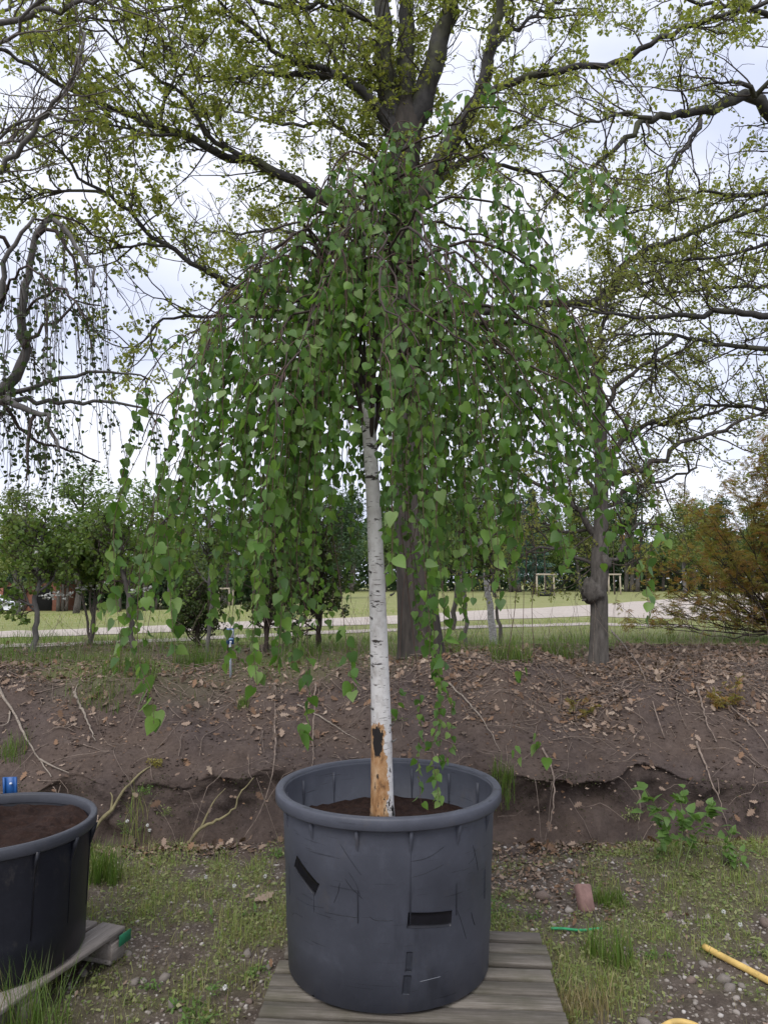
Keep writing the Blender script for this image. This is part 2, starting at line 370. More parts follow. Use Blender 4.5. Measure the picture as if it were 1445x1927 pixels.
def birch_bark():
    m, t, b, o = mat('birch_bark')
    tcn = t.nodes.new('ShaderNodeTexCoord'); sx = t.nodes.new('ShaderNodeSeparateXYZ'); t.links.new(tcn.outputs['Object'], sx.inputs[0])
    x, z = sx.outputs[0], sx.outputs[2]
    base = ramp(t, noise(t, 7, 5, .6), [(.3, (.5, .47, .45)), (.55, (.74, .72, .7)), (.8, (.8, .79, .77))])
    dirt = ramp(t, noise(t, 16, 6, .7, stretch=(1, 1, .6)), [(.5, (0, 0, 0)), (.72, (.75, .75, .75))])
    base = mix(t, dirt, base, (.3, .26, .23))
    len_ = ramp(t, noise(t, 5, 3, .5, stretch=(4, 4, 26)), [(.635, (0, 0, 0)), (.68, (.85, .85, .85))])
    base = mix(t, len_, base, (.11, .085, .07))
    # wide dark branch scars, a few along the stem
    scar = ramp(t, noise(t, 2.2, 5, .7, stretch=(3.5, 3.5, 11)), [(.6, (0, 0, 0)), (.64, (1, 1, 1))])
    base = mix(t, scar, base, (.05, .04, .034))
    nb = noise(t, 22, 6, .7, stretch=(1, 1, .5)); nb2 = noise(t, 30, 5, .7, stretch=(1, 1, .4))
    zz = math_(t, 'ADD', z, math_(t, 'MULTIPLY', math_(t, 'SUBTRACT', nb, .5), .16))
    side = math_(t, 'ADD', x, math_(t, 'MULTIPLY', math_(t, 'SUBTRACT', nb2, .5), .09))
    low = math_(t, 'MULTIPLY', math_(t, 'LESS_THAN', zz, .25), math_(t, 'LESS_THAN', side, .021)); up = math_(t, 'MULTIPLY', math_(t, 'LESS_THAN', zz, .385), math_(t, 'LESS_THAN', side, .004))
    om = math_(t, 'MAXIMUM', low, up)
    wood = ramp(t, nb, [(.3, (.07, .03, .015)), (.45, (.42, .22, .09)), (.6, (.55, .36, .2)), (.75, (.6, .5, .4))])
    base = mix(t, om, base, wood)
    dx = math_(t, 'DIVIDE', math_(t, 'ADD', side, .022), .02); dz = math_(t, 'DIVIDE', math_(t, 'SUBTRACT', zz, .31), .07)
    e1 = math_(t, 'LESS_THAN', math_(t, 'ADD', math_(t, 'MULTIPLY', dx, dx), math_(t, 'MULTIPLY', dz, dz)), 1)
    spots = math_(t, 'MULTIPLY', math_(t, 'GREATER_THAN', nb2, .585), math_(t, 'LESS_THAN', zz, .2))
    base = mix(t, math_(t, 'MAXIMUM', e1, spots), base, (.012, .009, .008))
    t.links.new(base, b.inputs['Base Color']); b.inputs['Roughness'].default_value = .75
    bump(t, b, noise(t, 18, 6, .7, stretch=(1, 1, 2)), .5, .006); return m
M['birch_bark'] = birch_bark()
M['white_bark'] = bark_mat('white_bark', (.2, .18, .17), (.7, .68, .66), 6, (3, 3, 9), .3)

def ground_mat(name, cols, gcol, attr=True, scale=9, stones=True):
    m, t, b, o = mat(name)
    n1 = noise(t, scale, 8, .7); n2 = noise(t, 1.6, 4, .6); n3 = noise(t, scale * 7, 6, .7)
    c = ramp(t, n1, [(.3, cols[0]), (.5, cols[1]), (.72, cols[2])])
    c = mix(t, ramp(t, n2, [(.35, (0, 0, 0)), (.7, (.5, .5, .5))]), c, cols[3])
    c = mix(t, .5, c, ramp(t, n3, [(.25, (.35, .35, .35)), (.75, (1.5, 1.5, 1.5))]), 'MULTIPLY')
    if stones:
        vo = nn(t, 'ShaderNodeTexVoronoi', Scale=38); tcn = t.nodes.new('ShaderNodeTexCoord'); t.links.new(tcn.outputs['Object'], vo.inputs['Vector'])
        sel = math_(t, 'MULTIPLY', math_(t, 'LESS_THAN', vo.outputs['Distance'], .33), math_(t, 'GREATER_THAN', n1, .47))
        sc = nn(t, 'ShaderNodeSeparateColor'); t.links.new(vo.outputs['Color'], sc.inputs[0])
        c = mix(t, math_(t, 'MULTIPLY', sel, .8), c, ramp(t, sc.outputs[0], [(0, (.1, .08, .065)), (.5, (.2, .165, .14)), (1, (.36, .32, .28))]))
    if attr:
        at = nn(t, 'ShaderNodeAttribute', attribute_name='cover'); c = mix(t, math_(t, 'MULTIPLY', at.outputs['Fac'], .65), c, gcol)
    t.links.new(c, b.inputs['Base Color']); b.inputs['Roughness'].default_value = .95; b.inputs['Specular IOR Level'].default_value = .2
    bump(t, b, math_(t, 'ADD', n1, math_(t, 'MULTIPLY', n3, .5)), .9, .025); return m
M['yard'] = ground_mat('yard', [(.06, .046, .037), (.11, .087, .07), (.175, .145, .12), (.08, .062, .05)], (.13, .125, .06))
M['bank'] = ground_mat('bank', [(.048, .036, .032), (.076, .058, .052), (.105, .082, .072), (.12, .085, .062)], (.14, .16, .055), True, 5, False)
M['meadow'] = ground_mat('meadow', [(.14, .17, .05), (.2, .22, .075), (.27, .27, .12), (.32, .29, .15)], (.1, .14, .035), True, 3, False)
M['road'] = ground_mat('road', [(.36, .31, .27), (.44, .39, .34), (.5, .45, .4), (.42, .36, .31)], (1, 1, 1), False, 2, False)
M['potsoil'] = ground_mat('potsoil', [(.02, .011, .009), (.045, .024, .018), (.075, .042, .03), (.035, .02, .016)], (1, 1, 1), False, 30, False)
M['stone'] = plain('stone', (.19, .165, .145), .8, .3, 12, b_=.3)
M['stone_pale'] = plain('stone_pale', (.3, .265, .235), .8, .25, 12, b_=.3)
M['stone_brown'] = plain('stone_brown', (.16, .12, .1), .85, .3, 12, b_=.3)
M['brick'] = plain('brick', (.25, .15, .13), .9, .25, 25, b_=.4)

def wood_mat(name, c0, c1, c2, green=None):
    m, t, b, o = mat(name); oi = t.nodes.new('ShaderNodeObjectInfo')
    tcn = t.nodes.new('ShaderNodeTexCoord'); ad = nn(t, 'ShaderNodeVectorMath', operation='ADD')
    cm = nn(t, 'ShaderNodeCombineXYZ'); r9 = math_(t, 'MULTIPLY', oi.outputs['Random'], 40)
    for i in range(3): t.links.new(r9, cm.inputs[i])
    t.links.new(tcn.outputs['Object'], ad.inputs[0]); t.links.new(cm.outputs[0], ad.inputs[1])
    n1 = noise(t, 5, 7, .7, vec=ad.outputs[0], stretch=(1.0, 18, 18)); n2 = noise(t, 5, 5, .6, vec=ad.outputs[0])
    c = ramp(t, n1, [(.28, c0), (.5, c1), (.75, c2)]); c = mix(t, ramp(t, n2, [(.42, (0, 0, 0)), (.68, (.75, .75, .75))]), c, green or c0)
    crack = ramp(t, noise(t, 3, 3, .5, vec=ad.outputs[0], stretch=(.8, 30, 30)), [(.3, (.25, .25, .25)), (.36, (1, 1, 1))])
    c = mix(t, 1.0, c, crack, 'MULTIPLY')
    c = mix(t, math_(t, 'MULTIPLY', oi.outputs['Random'], .4), c, (.05, .042, .036))
    t.links.new(c, b.inputs['Base Color']); b.inputs['Roughness'].default_value = .85; bump(t, b, n1, .6, .004); return m
M['wood'] = wood_mat('weathered_wood', (.06, .05, .04), (.15, .13, .105), (.27, .245, .21), (.075, .07, .04))
M['wood_pale'] = wood_mat('pale_wood', (.17, .145, .13), (.3, .265, .24), (.42, .385, .355), (.22, .18, .15))

def pot_mat(name, c, scratch, rough):
    m, t, b, o = mat(name)
    n = noise(t, 4, 5, .6); c0 = ramp(t, n, [(.3, tuple(v * .82 for v in c)), (.7, tuple(v * 1.16 for v in c))])
    tcn = t.nodes.new('ShaderNodeTexCoord')
    for i, (rot, lo, dk) in enumerate(((.75, .675, .3), (-.6, .685, .35), (1.35, .69, .5))):
        mp_ = nn(t, 'ShaderNodeMapping'); mp_.inputs['Rotation'].default_value = (0, rot, .3 * i); mp_.inputs['Scale'].default_value = (1.0, 3, 44)
        t.links.new(tcn.outputs['Object'], mp_.inputs[0])
        s = ramp(t, noise(t, 2.3, 3, .55, vec=mp_.outputs[0]), [(lo, (0, 0, 0)), (lo + .02, (scratch,) * 3)])
        c0 = mix(t, s, c0, tuple(v * dk for v in c))
    dust = ramp(t, noise(t, 13, 7, .75), [(.5, (0, 0, 0)), (.8, (.3, .3, .3))]); c0 = mix(t, dust, c0, tuple(v * 1.9 + .015 for v in c))
    mud = ramp(t, noise(t, 9, 8, .8, stretch=(1, 1, .55)), [(.56, (0, 0, 0)), (.72, (.35, .35, .35))]); c0 = mix(t, mud, c0, (.11, .095, .08))
    dark = ramp(t, noise(t, 3, 4, .6, stretch=(2.2, 2.2, .7)), [(.62, (0, 0, 0)), (.74, (.45, .45, .45))]); c0 = mix(t, dark, c0, tuple(v * .4 for v in c))
    t.links.new(c0, b.inputs['Base Color']); b.inputs['Roughness'].default_value = rough; b.inputs['Specular IOR Level'].default_value = .35
    bump(t, b, noise(t, 45, 4, .6), .12, .003); return m
M['pot_grey'] = pot_mat('pot_grey', (.068, .073, .092), .7, .5)
M['pot_black'] = pot_mat('pot_black', (.011, .012, .018), .3, .42)
M['pot_rim_dark'] = pot_mat('pot_rim_dark', (.05, .053, .065), .3, .45)
M['tape'] = plain('tape', (.006, .006, .009), .35, .3, 40)
M['hole'] = plain('hole', (.004, .004, .004), .9)
M['blue'] = plain('sign_blue', (.02, .1, .32), .4, .1)
M['white_print'] = plain('white_print', (.72, .75, .8), .5, .06)
M['pale_blue'] = plain('pale_blue', (.3, .45, .7), .5, .06)
M['steel'] = plain('steel', (.3, .33, .37), .45, .15, 8)
M['yellow'] = plain('hose_yellow', (.58, .4, .13), .55, .3, 14)
M['green_cord'] = plain('green_cord', (.03, .32, .13), .5, .15)
M['green_plastic'] = plain('green_plastic', (.02, .16, .08), .5, .2)
M['stake'] = plain('stake', (.42, .36, .28), .8, .2)
M['rubber'] = plain('rubber', (.02, .022, .024), .7)
M['car_white'] = plain('car_white', (.7, .72, .75), .25, .03)
M['car_glass'] = plain('car_glass', (.03, .04, .05), .08, .05)
M['brick_wall'] = plain('brick_wall', (.3, .13, .09), .85, .2, 6)
M['roof'] = plain('roof_grey', (.1, .1, .11), .7)

# ------------------------------------------------------------------ terrain
# how much green covers the yard, read cell by cell over the photograph (rows y=1590..1930, columns x=0..1445)
COV_X = A_([-200, 60, 180, 280, 380, 470, 540, 640, 930, 1000, 1070, 1130, 1200, 1280, 1360, 1445, 1650])
COV_Y = A_([1560, 1595, 1620, 1660, 1710, 1760, 1810, 1860, 1925])
COV = A_([[0., .1, .2, .0, 0, 0, 0, 0, 0, 0, 0, 0, 0, .3, .5, .6, .6],
          [.4, .6, .8, .35, .15, .3, .2, .1, 0, 0, 0, 0, .1, .6, .7, .8, .8],
          [.7, .8, 1., .9, .5, .9, .8, .5, 0, 0, .1, .5, .7, .8, .8, .9, .9],
          [.8, .9, 1., 1., .9, 1., .9, .7, .4, .05, .05, .6, .9, .8, .8, .9, .9],
          [.7, .8, .85, .8, .75, .9, .9, .8, .8, .3, .15, .8, .95, .8, .7, .7, .7],
          [.4, .5, .3, .3, .5, .85, .9, .8, .5, .3, .5, .7, .9, .8, .5, .3, .3],
          [.3, .3, .15, .1, .4, .7, .6, .5, .5, .6, .8, .8, .7, .6, .4, .2, .2],
          [.3, .4, .2, .15, .35, .3, .2, .3, .5, .8, .9, .8, .5, .3, .15, .1, .1],
          [.4, .6, .3, .1, .3, .15, .1, .3, .5, .9, .9, .6, .3, .1, .1, .1, .1]])
def cover(x, y):
    px, py, d = proj(np.stack([x, y, 0 * x], -1))
    px, py = np.clip(px, -199, 1649), np.clip(py, 1560, 1924)
    i = np.clip(np.searchsorted(COV_X, px) - 1, 0, len(COV_X) - 2); j = np.clip(np.searchsorted(COV_Y, py) - 1, 0, len(COV_Y) - 2)
    u = (px - COV_X[i]) / (COV_X[i + 1] - COV_X[i]); v = (py - COV_Y[j]) / (COV_Y[j + 1] - COV_Y[j])
    c = (COV[j, i] * (1 - u) + COV[j, i + 1] * u) * (1 - v) + (COV[j + 1, i] * (1 - u) + COV[j + 1, i + 1] * u) * v
    return np.clip(c - .12 + .7 * vnoise(x, y, .13, 31) * (c > .03) + .3 * vnoise(x, y, .45, 32) * (c > .03), 0, 1)
def bank_cover(x, y):                                     # grass on the crest of the bank
    c = sst(6.9, 7.7, y - .45 * vnoise(x, 0 * x, .9, 41) + .42 * sst(-.2, -1.2, x) - .5 * sst(.9, 1.6, x) - 1.5 * sst(2.0, 3.2, x)) * np.clip(.75 + .7 * vnoise(x, y, .6, 42), 0, 1)
    return c
xs = np.concatenate([-np.geomspace(320, 5.3, 34), np.arange(-5.2, 5.21, .045), np.geomspace(5.3, 320, 34)])
def sheet(name, ys, m, covf):
    X, Yg = np.meshgrid(xs, ys); U_ = Yg - foot(X); U_ = U_ + .05 * vnoise(X, Yg, .17, 19) * sst(5.34, 5.4, U_); rec = sst(5.34, 5.41, U_) * (1 - sst(5.41, 5.60, U_)) * np.clip(.12 + .13 * vnoise(X, 0 * X, .4, 17) + .05 * vnoise(X, Yg * 4, .11, 18), 0, 1) * (np.abs(X) < 6); rec = rec + (name == 'earth_bank') * (np.abs(X) < 6) * sst(5.1, 5.4, Yg) * (1 - sst(7.0, 7.3, Yg)) * (.02 * vnoise(X, H(X, Yg), .07, 45) + .012 * vnoise(X, Yg, .05, 46))
    V = np.stack([X, Yg + rec, H(X, Yg)], -1).reshape(-1, 3); nx, ny = len(xs), len(ys)
    i = (np.arange(ny - 1) * nx)[:, None]; j = np.arange(nx - 1)[None]
    o = obj(name, (V, np.stack([i + j, i + j + 1, i + nx + j + 1, i + nx + j], -1).reshape(-1, 4)), m, smooth=True)
    a = o.data.attributes.new('cover', 'FLOAT', 'POINT'); a.data.foreach_set('value', covf(V[:, 0], V[:, 1]).astype(np.float32))
    return tag(o, kind='structure')
YB = 5.0; YM = 9.4
yard = sheet('yard_ground', np.concatenate([[-60, -25, -10, -4, -1, 0, .6, 1.1, 1.5], np.arange(1.7, YB - .001, .04), [YB]]), M['yard'], lambda x, y: cover(x, y) * (y > 1.5))
bank = sheet('earth_bank', np.concatenate([np.arange(YB, 5.8, .014), np.arange(5.8, 7.6, .04), np.arange(7.6, YM - .001, .09), [YM]]), M['bank'], bank_cover)
bv = np.zeros(len(bank.data.vertices) * 3, np.float32); bank.data.vertices.foreach_get('co', bv); bv = bv.reshape(-1, 3); bn = np.zeros_like(bv).ravel(); bank.data.vertices.foreach_get('normal', bn); bn = bn.reshape(-1, 3)
meadow = sheet('meadow', np.concatenate([np.arange(YM, 10, .12), np.geomspace(10.1, 900, 72)]), M['meadow'], lambda x, y: np.clip(1.1 - (y - 7) / 9, 0, 1) * np.clip(.7 + .5 * vnoise(x, y, .7, 5), 0, 1))
tag(yard, 'stony brown yard soil patched with weeds in front of the bank'); tag(bank, 'bare dark earth bank rising behind the pots'); tag(meadow, 'pale green meadow stretching beyond the bank')

def strip(name, near, far, m, lift):
    near, far = A_(near, float), A_(far, float); x = np.linspace(near[0, 0], near[-1, 0], 70)
    G = []
    for f in np.linspace(0, 1, 9):
        jit = vnoise(x, 0 * x + f * 10, 35, 8) * 1.2 * (f in (0., 1.))
        yy = np.interp(x, near[:, 0], near[:, 1]) * (1 - f) + np.interp(x, far[:, 0], far[:, 1]) * f + jit
        G.append([onground(a, b, lift) for a, b in zip(x, yy)])
    V = A_(G).reshape(-1, 3); n = len(x); i = (np.arange(8) * n)[:, None]; j = np.arange(n - 1)[None]
    return tag(obj(name, (V, np.stack([i + j, i + j + 1, i + n + j + 1, i + n + j], -1).reshape(-1, 4)), m), kind='structure')
tag(strip('gravel_road', [(-250, 1205), (0, 1201), (250, 1193), (430, 1184), (700, 1176), (900, 1168), (1110, 1160), (1300, 1166), (1445, 1172), (1700, 1180)],
      [(-250, 1192), (0, 1189), (250, 1180), (430, 1171), (700, 1161), (900, 1150), (1110, 1139), (1300, 1124), (1445, 1116), (1700, 1110)], M['road'], .008), 'pale gravel road crossing the meadow')
tag(strip('sand_track', [(-250, 1224), (0, 1220), (250, 1211), (600, 1194), (850, 1185), (1110, 1177), (1300, 1180)],
      [(-250, 1217), (0, 1214), (250, 1205), (600, 1188), (850, 1180), (1110, 1172), (1300, 1177)], M['road'], .008), 'thin sandy wheel track along the bank side of the meadow')

# ------------------------------------------------------------------ generic woody growth
def trace(pts, y0, y1, w0, w1, step=.1, wob=.018, seed=0):  # a limb traced in pixels; y runs from y0 to y1, widths in pixels
    pts = A_(pts, float); s = np.concatenate([[0], np.cumsum(np.hypot(*np.diff(pts, axis=0).T))]); s /= s[-1]
    P = PY(pts[:, 0], pts[:, 1], y0 + (y1 - y0) * s)
    P = resample(P, step); n = len(P); rg = np.random.default_rng(seed + int(abs(pts[0, 0]) * 7 + pts[-1, 1]))
    P[1:-1] += rg.normal(size=(n - 2, 3)) * wob
    wd = np.linspace(w0, w1, n) / 2 / F * np.linspace(y0, y1, n)
    return P, wd
def chunks(limbs, size):
    Ps, Rs = [], []
    for P, R in limbs:
        ln = np.linalg.norm(np.diff(P, axis=0), axis=1).sum(); k = max(1, int(round(ln / size))); e = np.linspace(0, len(P) - 1, k + 1)
        for a, b in zip(e[:-1], e[1:]):
            q = np.linspace(a, b, 5); i = np.minimum(q.astype(int), len(P) - 2); f = (q - i)[:, None]
            Ps.append(P[i] * (1 - f) + P[i + 1] * f); Rs.append(R[i])
    return A_(Ps), A_(Rs)
def cluster(pos, dirs, tmpl, k, size, rg, spread=1.0, hang=0.0):
    m = len(pos); p = np.repeat(pos, k, 0); d = np.repeat(unit(dirs), k, 0)
    tip = unit(d * .6 + spread * rg.normal(size=p.shape) + A_([0, 0, -hang]))
    s = rg.uniform(size[0], size[1], m * k)
    return scatter(tmpl, p + tip * .01, tip, rg.normal(size=p.shape), s)
def crown_growth(limbs, rg, k1, l1, k2, l2, k3, l3, size, tmpl, kc, up=.05, chunk=.5, keep=None, hang=0., kink=.2, ar1=(.5, 1.2)):
    P, R = chunks(limbs, chunk)
    P1, R1 = sprout(P, R, k1, (0, 1), l1, ar1, 9, kink, (0, 0, up), .009, .003, rg, 0)
    P2, R2 = sprout(P1, R1, k2, (.15, 1), l2, (.4, 1.1), 6, .3, (0, 0, up), .0036, .002, rg)
    P3, R3 = sprout(P2, R2, k3, (.25, 1), l3, (.4, 1.1), 3, .25, (0, 0, up), .0025, .0018, rg)
    if keep is not None: m3 = keep(P3[:, -1]); P3, R3 = P3[m3], R3[m3]
    tw = join([tubes(P1, R1, 5, False), tubes(P2, R2, 3, False), tubes(P3, R3, 3, False)])
    e = np.concatenate([P3[:, -1], P2[:, -1], P1[:, -1]]); d = np.concatenate([P3[:, -1] - P3[:, 0], P2[:, -1] - P2[:, -2], P1[:, -1] - P1[:, -2]])
    if keep is not None: q = keep(e); e, d = e[q], d[q]
    return tw, cluster(e, d, tmpl, kc, size, rg, hang=hang)

# ------------------------------------------------------------------ the big oak behind the birch
OY = 7.45
ob = onground(795, 1255); ob[1] = OY; ob[2] = H(ob[0], OY)
oak = thing('oak_tree', ob, 'big dark-trunked oak on the bank crest, spreading young olive leaves above the birch', 'tree', None)
trunk_px = [(796, 1262), (793, 1235), (789, 1190), (783, 1120), (776, 1020), (770, 900), (766, 760), (763, 600), (760, 470), (760, 360), (762, 285), (764, 240), (765, 205), (765, 175)]
tp = PY(A_([p[0] for p in trunk_px], float), A_([p[1] for p in trunk_px], float), OY); tp[0, 2] = ob[2] - .12
twd = A_([112, 92, 82, 74, 68, 64, 60, 57, 56, 58, 62, 66, 50, 22]) / 2 / F * OY
def trunk_geo(P, Rr, S=20, flute=.06, seed=1, step=.12):
    n = int(np.linalg.norm(np.diff(P, axis=0), axis=1).sum() / step) + 3
    Q4 = resample(np.concatenate([P, Rr[:, None]], 1), n=n); V, Q, T = tubes(Q4[:, :3], Q4[:, 3], S)
    c = np.repeat(Q4[:, :3], S, 0); a = np.tile(np.arange(S) * 2 * math.pi / S, n); hgt = np.repeat(np.arange(n) * step, S)
    k = 1 + flute * (vnoise(a * 2.2, hgt * .8, 1, seed) + .6 * np.sin(5 * a + 2) * np.exp(-hgt / .35) * 3)
    V[:n * S] = c + (V[:n * S] - c) * k[:, None]
    return V, Q, T
obj('trunk', trunk_geo(tp, twd), M['oak_bark'], oak, True)
OL = [  # pixel path, start distance, end distance, start width, end width
    ([(748, 262), (736, 205), (724, 110), (718, 0), (716, -160), (700, -360)], OY, 7.2, 44, 16),
    ([(764, 250), (765, 180), (766, 100), (762, 0), (752, -150), (760, -330)], OY, 7.9, 40, 16),
    ([(775, 255), (796, 195), (815, 120), (836, 50), (856, -10), (890, -150), (910, -330)], OY, 7.0, 48, 18),
    ([(772, 410), (800, 350), (835, 290), (868, 232), (903, 172), (923, 95), (942, 0), (960, -140)], OY, 6.6, 40, 18),
    ([(903, 185), (955, 158), (1001, 140), (1071, 130), (1161, 118), (1202, 93), (1262, 65), (1322, 43), (1387, 20), (1480, -10)], 6.9, 5.9, 22, 12),
    ([(775, 400), (820, 348), (850, 316), (890, 291), (936, 261), (991, 231), (1040, 190)], OY, 8.4, 26, 5),
    ([(758, 285), (735, 235), (712, 205), (692, 184), (643, 147), (588, 143), (523, 139), (460, 146), (390, 156)], OY, 6.6, 34, 5),
    ([(643, 147), (600, 128), (548, 115), (498, 80), (463, 45), (428, 20), (380, -40)], 7.1, 6.2, 18, 6),
    ([(643, 147), (620, 98), (588, 40), (578, 0), (560, -90)], 7.1, 6.6, 14, 6),
    ([(760, 445), (720, 420), (672, 397), (617, 376), (565, 346), (523, 329), (463, 299), (418, 294), (344, 254), (259, 224), (174, 184), (100, 149), (50, 122), (15, 97), (-60, 60)], OY, 5.9, 36, 9),
    ([(463, 299), (420, 275), (398, 262), (368, 214), (339, 174), (294, 139), (249, 110), (214, 75), (170, 20)], 6.7, 6.2, 16, 6),
    ([(300, 240), (310, 190), (330, 130), (318, 70), (330, 0)], 6.4, 6.9, 10, 5),
    ([(344, 254), (280, 250), (210, 235), (150, 228), (90, 235)], 6.5, 6.0, 9, 4),
    ([(760, 520), (690, 522), (600, 538), (520, 546), (440, 536), (393, 513), (349, 483), (314, 463), (279, 438), (234, 388), (204, 368), (150, 330), (120, 285), (60, 240)], OY, 6.1, 26, 7),
    ([(314, 463), (270, 461), (249, 463), (189, 471), (130, 480)], 6.6, 6.2, 9, 4),
    ([(204, 368), (164, 358), (100, 368), (30, 371), (-40, 372)], 6.3, 6.0, 9, 5),
    ([(760, 640), (640, 610), (520, 598), (408, 592), (368, 595), (299, 607), (275, 640), (230, 655)], OY, 6.8, 20, 5),
    ([(764, 560), (850, 585), (940, 582), (1031, 572), (1091, 572), (1146, 552), (1171, 502), (1211, 472), (1272, 452), (1322, 431), (1445, 386), (1530, 360)], OY, 8.6, 26, 10),
    ([(1100, 572), (1180, 545), (1260, 520), (1340, 505), (1445, 470)], 8.0, 9.2, 10, 6),
    ([(765, 610), (860, 660), (960, 700), (1040, 690), (1130, 700), (1210, 690)], OY, 9.3, 18, 5),
    ([(760, 470), (690, 440), (600, 450), (520, 430), (450, 440), (380, 430)], OY, 9.2, 14, 5),
    ([(764, 330), (700, 290), (640, 240), (600, 230), (540, 235), (470, 220), (420, 190)], OY, 8.8, 16, 5),
    ([(736, 205), (690, 110), (640, 40), (600, -60)], 7.4, 8.4, 14, 6),
    ([(860, 240), (910, 300), (1010, 330), (1080, 380), (1180, 400), (1260, 380)], 7.2, 8.8, 12, 5),
    ([(925, 90), (990, 40), (1060, 0), (1130, -60)], 6.9, 7.6, 12, 5),
    ([(720, 60), (650, 20), (520, 10), (420, -10), (300, 20), (180, 40), (60, 30)], 7.3, 6.4, 14, 5),
]
olimbs = [trace(*a[:3], a[3] * (1.05 if i < 4 else .74), a[4] * .6, seed=i, wob=.014) for i, a in enumerate(OL)]
for P, R in olimbs: obj('limb', tubes(P, R, 8), M['limb_bark'], oak, True)
rg = np.random.default_rng(5)
def gaps(holes):                                          # openings in the crown where plain sky shows
    def keep(p):
        px, py, d = proj(p); k = np.ones(len(p), bool)
        for hx, hy, rx, ry in holes: k &= ((px - hx) / rx) ** 2 + ((py - hy) / ry) ** 2 > 1 + .5 * rg.normal(size=len(p))
        return k
    return keep
oak_keep = gaps([(385, 350, 55, 75), (330, 520, 45, 40), (1330, 280, 70, 60), (1150, 180, 80, 40), (870, 120, 40, 60), (60, 180, 70, 60), (240, 560, 60, 40), (1000, 70, 40, 40)])
tw, lf = crown_growth(olimbs, rg, 4, (.35, 1.15), 6, (.15, .45), 3, (.05, .14), (.03, .062), YOUNG_OAK, 5, .04, .45, oak_keep)
tag(obj('twigs', tw, M['twig_oak'], oak), kind='stuff'); tag(obj('crown', lf, M['oak_leaf'], oak), kind='stuff')

# second oak, its trunk just outside the right edge of the picture
RY = 7.2
rb = A_([PY(1800, 1200, RY)[0], RY, 0]); rb[2] = H(rb[0], rb[1])
oak2 = thing('oak_tree', rb, 'second oak with long bare-looking limbs growing beyond the orange maple', 'tree')
rtp = [(1800, 1180), (1795, 1000), (1785, 800), (1770, 620), (1750, 450), (1730, 300), (1715, 120), (1700, -80)]
P = PY(A_([p[0] for p in rtp], float), A_([p[1] for p in rtp], float), RY); P[0, 2] = rb[2] - .1
obj('trunk', trunk_geo(P, A_([100, 82, 74, 68, 60, 52, 44, 34]) / 2 / F * RY, seed=9), M['oak_bark'], oak2, True)
RL = [
    ([(1740, 400), (1640, 360), (1540, 300), (1470, 240), (1440, 205), (1418, 181), (1385, 187), (1340, 205), (1290, 215), (1225, 220), (1190, 250), (1150, 285), (1100, 325), (1050, 352)], RY, 5.9, 50, 6),
    ([(1418, 181), (1400, 165), (1375, 155), (1340, 152)], 6.1, 5.8, 14, 5),
    ([(1418, 183), (1450, 155), (1500, 120)], 6.2, 6.0, 14, 7),
    ([(1317, 226), (1300, 260), (1287, 281), (1252, 321), (1257, 361)], 6.1, 6.0, 12, 5),
    ([(1225, 222), (1170, 215), (1130, 225), (1085, 235), (1050, 250)], 6.0, 5.8, 11, 4),
    ([(1765, 640), (1600, 605), (1500, 596), (1445, 592), (1357, 587), (1272, 595), (1197, 597), (1121, 587), (1075, 577)], RY, 6.6, 30, 7),
    ([(1775, 760), (1600, 690), (1500, 665), (1445, 657), (1347, 647), (1272, 632), (1171, 625), (1121, 612)], RY, 6.9, 24, 5),
    ([(1755, 520), (1560, 440), (1445, 457), (1372, 482), (1297, 487), (1230, 500)], RY, 7.5, 18, 5),
    ([(1770, 700), (1600, 760), (1500, 780), (1445, 775), (1360, 760), (1280, 780), (1220, 800)], RY, 7.6, 18, 5),
    ([(1735, 330), (1600, 330), (1500, 350), (1400, 370), (1320, 360), (1240, 400)], RY, 7.6, 18, 5),
    ([(1720, 160), (1600, 110), (1500, 60), (1420, 20), (1330, 5), (1250, -20)], RY, 6.4, 26, 8),
    ([(1272, 632), (1230, 670), (1225, 730), (1200, 780)], 6.8, 7.0, 10, 4),
    ([(1760, 560), (1620, 540), (1500, 540), (1400, 540), (1300, 545), (1200, 560)], RY, 8.0, 16, 5),
]
rlimbs = [trace(*a[:3], a[3] * .8, a[4] * .6, seed=50 + i, wob=.014) for i, a in enumerate(RL)]
for P, R in rlimbs: obj('limb', tubes(P, R, 8), M['limb_bark'], oak2, True)
right_keep = gaps([(1330, 280, 60, 50), (1230, 300, 40, 40), (1400, 120, 60, 40), (1390, 700, 60, 30)])
tw, lf = crown_growth(rlimbs, rg, 4, (.35, 1.0), 5, (.15, .42), 3, (.05, .13), (.026, .052), YOUNG_OAK, 3, .03, .5, right_keep)
tag(obj('twigs', tw, M['twig_oak'], oak2), kind='stuff'); tag(obj('crown', lf, M['oak_leaf_far'], oak2), kind='stuff')

